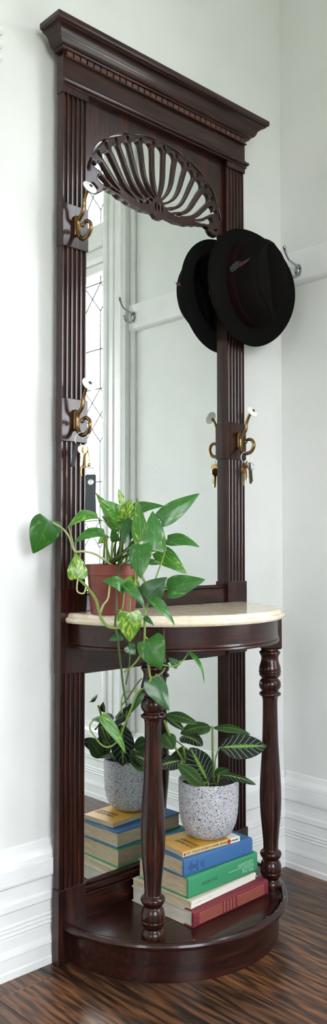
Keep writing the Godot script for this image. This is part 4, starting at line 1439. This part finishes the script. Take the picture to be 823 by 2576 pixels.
	stem_line(t, [[190, 1388, 1.705], [188, 1410, 1.71], [191, 1436, 1.71], [199, 1456, 1.70], [218, 1476, 1.69], [241, 1508, 1.67], [249, 1537, 1.655], [258, 1562, 1.64], [275, 1578, 1.635], [304, 1580, 1.635]], 0.0032, 0.0030, M.stem)
	stem_line(t, [[196, 1455, 1.69], [194, 1486, 1.685], [210, 1493, 1.68], [216, 1477, 1.68]], 0.0016, 0.0018, M.stem_pale, "petiole")
	stem_line(t, [[252, 1542, 1.655], [260, 1522, 1.65], [272, 1505, 1.645], [278, 1468, 1.645], [290, 1462, 1.65]], 0.0026, 0.0016, M.stem_pale, "petiole")
	stem_line(t, [[300, 1420, 1.74], [297, 1450, 1.69], [295, 1480, 1.665], [293, 1532, 1.655], [290, 1575, 1.645], [297, 1605, 1.645], [300, 1637, 1.65], [305, 1681, 1.66], [311, 1732, 1.665], [319, 1774, 1.67]], 0.0025, 0.0020, M.stem_dark)
	stem_line(t, [[298, 1536, 1.65], [308, 1530, 1.645], [312, 1500, 1.645], [313, 1478, 1.65]], 0.0020, 0.0014, M.stem, "petiole")
	stem_line(t, [[330, 1422, 1.72], [350, 1440, 1.68], [372, 1480, 1.655], [374, 1510, 1.65], [367, 1530, 1.65], [364, 1560, 1.645], [364, 1596, 1.645], [361, 1628, 1.65], [349, 1656, 1.655], [330, 1678, 1.66], [311, 1691, 1.66]], 0.0028, 0.0020, M.stem)
	stem_line(t, [[362, 1628, 1.65], [366, 1640, 1.65], [371, 1658, 1.65], [377, 1697, 1.65], [379, 1709, 1.65], [365, 1729, 1.655], [349, 1739, 1.66], [339, 1758, 1.665], [330, 1783, 1.67], [314, 1821, 1.68], [300, 1858, 1.69], [276, 1879, 1.69], [256, 1874, 1.69], [238, 1852, 1.69], [226, 1832, 1.69], [232, 1815, 1.69], [254, 1803, 1.69]], 0.0026, 0.0014, M.stem)
	stem_line(t, [[371, 1658, 1.65], [384, 1670, 1.648], [404, 1672, 1.65], [437, 1676, 1.655], [460, 1662, 1.66], [472, 1645, 1.66]], 0.0020, 0.0013, M.stem)
	stem_line(t, [[378, 1704, 1.65], [392, 1702, 1.648], [410, 1690, 1.65], [416, 1678, 1.652]], 0.0015, 0.0012, M.stem)
	stem_line(t, [[325, 1618, 1.655], [327, 1640, 1.66], [325, 1676, 1.66], [317, 1722, 1.665]], 0.0016, 0.0013, M.stem_dark)
	stem_line(t, [[357, 1706, 1.66], [342, 1724, 1.665], [322, 1756, 1.67], [306, 1776, 1.672], [309, 1799, 1.675]], 0.0014, 0.0016, M.stem_dark)
	stem_line(t, [[340, 1740, 1.665], [326, 1738, 1.67], [311, 1745, 1.67], [305, 1770, 1.67], [308, 1790, 1.672]], 0.0013, 0.0016, M.stem)
	stem_line(t, [[419, 1375, 1.73], [408, 1410, 1.72], [394, 1450, 1.70], [378, 1490, 1.66]], 0.0014, 0.0020, M.stem, "petiole")
	stem_line(t, [[421, 1481, 1.66], [404, 1489, 1.655], [388, 1502, 1.65], [372, 1520, 1.65]], 0.0014, 0.0018, M.stem, "petiole")
	stem_line(t, [[372, 1608, 1.645], [364, 1600, 1.645]], 0.0014, 0.0016, M.stem, "petiole")
	stem_line(t, [[327, 1541, 1.63], [330, 1500, 1.64], [340, 1460, 1.66], [338, 1425, 1.70]], 0.0014, 0.0022, M.stem, "petiole")
func build_prayer_plant(y: float):
	var c := Vector3(0.036, y, 0.1625)
	var t := thing("potted_prayer_plant", "dark veined prayer plant in a grey speckled pot on the books", "plant")
	var st := stool()
	var pp := [Vector2(0.0, 0.003), Vector2(0.034, 0.003), Vector2(0.036, 0.0), Vector2(0.043, 0.001), Vector2(0.0515, 0.0075), Vector2(0.0585, 0.018), Vector2(0.0640, 0.033), Vector2(0.0675, 0.052), Vector2(0.0692, 0.075), Vector2(0.0698, 0.100), Vector2(0.0700, 0.126), Vector2(0.0695, 0.1280), Vector2(0.0682, 0.1288), Vector2(0.0668, 0.1280), Vector2(0.0660, 0.126), Vector2(0.0655, 0.112)]
	lathe(st, pp, 64, c, 0.0, TAU, true, 1.0)
	obj("speckled_pot", st, M.terrazzo, t)
	for k in 3:
		st = stool()
		ball(st, c + Vector3(0.036 * cos(2.1 * k + 2.5), 0.0016, -0.036 * sin(2.1 * k + 2.5)), Vector3(0.003, 0.0018, 0.003), 10, 6)
		obj("foot_pad", st, M.white_plastic, t)
	st = stool()
	lathe(st, [Vector2(0.0662, 0.1135), Vector2(0.03, 0.1155), Vector2(0.0, 0.1165)], 32, c)
	obj("soil", st, M.soil, t)
	var L := [
		[553, 1880, 1.89, 671, 1877, 1.92, 62, 0, 0.05, -0.1, 0.0, 0.25],
		[523, 1966, 1.88, 478, 1880, 1.86, 64, 0, 0.05, -0.1, 0.1, 0.1],
		[456, 1852, 1.90, 510, 1877, 1.84, 44, 0, 0.10, -0.1, 0.0, 1.4],
		[531, 1829, 1.93, 453, 1846, 1.91, 42, 1, 0.14, -0.2, 0.0, 0.8],
		[536, 1831, 1.92, 631, 1848, 1.93, 26, 1, 0.12, -0.3, 0.0, 1.2],
		[551, 1949, 1.88, 645, 1974, 1.86, 24, 0, 0.10, -0.3, 0.0, 1.0],
		[510, 1976, 1.87, 446, 1921, 1.84, 36, 1, 0.05, -0.1, 0.2, 0.1],
		[455, 1914, 1.87, 402, 1926, 1.85, 40, 0, 0.10, -0.2, 0.0, 0.5],
		[416, 1797, 1.86, 498, 1821, 1.85, 30, 1, 0.10, -0.2, 0.0, 0.9],
		[415, 1803, 1.88, 465, 1838, 1.88, 20, 0, 0.05, 0.3, 0.0, 0.5],
		[411, 1845, 1.88, 437, 1885, 1.86, 42, 1, 0.06, -0.1, 0.3, 0.1],
		[540, 1952, 1.97, 575, 1935, 1.98, 30, 1, 0.05, -0.2, 0.0, 0.5]]
	var right := cam_basis.x
	for e in L:
		var b := at(e[0], e[1], e[2])
		var tp := at(e[3], e[4], e[5])
		var nrm: Vector3 = (CAM - b).normalized() + right * e[10] + Vector3.UP * e[11]
		obj("leaf", leaf_mesh(b, tp, e[6] * e[2] / FPX * 1.05, nrm, e[8], e[9], false), M["prayer%d" % e[7]], t)
	# leaves on the far side, which only the mirror shows
	for e in [[304, 1822, 0.112, 309, 1928, 0.082, 0.062, 0], [256, 1905, 0.105, 222, 1858, 0.10, 0.036, 1], [372, 1868, 0.10, 336, 1880, 0.090, 0.040, 1], [250, 1880, 0.12, 206, 1862, 0.12, 0.03, 0]]:
		var b := mirrored(e[0], e[1], e[2])
		var tp := mirrored(e[3], e[4], e[5])
		obj("leaf", leaf_mesh(b, tp, e[6], Vector3(-0.45, 0.25, -1.0), 0.08, -0.1, false), M["prayer%d" % e[7]], t)
		st = stool()
		tube(st, curve([b, b.lerp(c + Vector3(0, 0.13, 0), 0.55) + Vector3(0, 0.012, 0), c + Vector3(0, 0.114, 0)], 6), 0.0016, 7)
		obj("petiole", st, M.stem, t)
	var mid := c + Vector3(0, 0.114, 0)
	for e in [[[414, 1812, 1.87], [432, 1862, 1.88], [458, 1909, 1.89], [474, 1930, 1.90]], [[534, 1827, 1.925], [535, 1860, 1.925], [535, 1890, 1.92], [536, 1925, 1.92]], [[553, 1880, 1.89], [543, 1905, 1.90], [540, 1935, 1.91], [536, 1945, 1.92]], [[551, 1949, 1.88], [548, 1968, 1.885], [545, 1975, 1.90], [540, 1972, 1.92]], [[455, 1914, 1.87], [466, 1922, 1.88], [474, 1930, 1.90], [480, 1940, 1.91]], [[523, 1966, 1.88], [524, 1976, 1.885], [524, 1978, 1.90], [524, 1972, 1.92]], [[462, 1880, 1.87], [468, 1915, 1.88], [478, 1945, 1.90], [486, 1955, 1.92]]]:
		var p := []
		for q in e:
			p.append(at(q[0], q[1], q[2]))
		p.append(mid + Vector3(rng.randf_range(-0.02, 0.02), 0, rng.randf_range(-0.02, 0.02)))
		p = curve(p, 5)
		st = stool()
		tube(st, p, 0.0026 if e[0][0] < 540 else 0.0016, 7)
		obj("petiole", st, M.stem, t)

# ------------------------------------------------------------------ white fixture at the left
func build_chime():
	var t := thing("wall_chime", "white louvred wall fixture on the plaster beside the cornice", "wall fixture", Vector3(-0.500, 1.9545, 0.0))
	boxed("back_box", Vector3(-0.055, -0.10, 0.0), Vector3(0.050, 0.075, 0.020), 0.006, M.white_plastic, t)
	for k in 3:
		var y := 0.035 - 0.030 * k
		var st := stool()
		box(st, Vector3(-0.055, y - 0.010, 0.018), Vector3(0.0555 - 0.001 * k, y + 0.010, 0.034), 0.005)
		obj("louvre", st, M.white_plastic, t)

func _ready():
	# camera
	var cam := Camera3D.new()
	cam.name = "camera"
	cam.position = CAM
	cam.rotation_degrees = Vector3(PITCH, YAW, 0)
	cam.fov = FOV
	cam.near = 0.02
	cam.far = 60.0
	add_child(cam)
	cam.current = true
	cam_basis = Basis.from_euler(Vector3(deg_to_rad(PITCH), deg_to_rad(YAW), 0))
	# overcast sky through the windows
	var sky_mat := ProceduralSkyMaterial.new()
	sky_mat.sky_top_color = Color(0.95, 0.97, 1.0)
	sky_mat.sky_horizon_color = Color(0.97, 0.98, 1.0)
	sky_mat.ground_horizon_color = Color(0.80, 0.82, 0.80)
	sky_mat.ground_bottom_color = Color(0.55, 0.57, 0.53)
	sky_mat.sky_energy_multiplier = 1.0
	var sky := Sky.new()
	sky.sky_material = sky_mat
	var env := Environment.new()
	env.background_mode = Environment.BG_SKY
	env.sky = sky
	env.background_energy_multiplier = 8.0
	env.ambient_light_source = Environment.AMBIENT_SOURCE_DISABLED
	env.tonemap_mode = Environment.TONE_MAPPER_LINEAR
	env.tonemap_exposure = 2.65
	env.sdfgi_enabled = true
	env.ssao_enabled = true
	env.ssil_enabled = true
	var we := WorldEnvironment.new()
	we.environment = env
	add_child(we)
	make_materials()
	build_setting()
	build_hall_tree()
	build_pothos()
	var top: float = build_books()
	build_prayer_plant(top)
	build_hat()
	build_keys()
	wall_hook("bright metal double coat hook on the white rail beside the room corner", 0.077, 1.677)
	wall_hook("bright metal double coat hook on the white rail beside the window casing", 0.688, 1.690)
	build_chime()
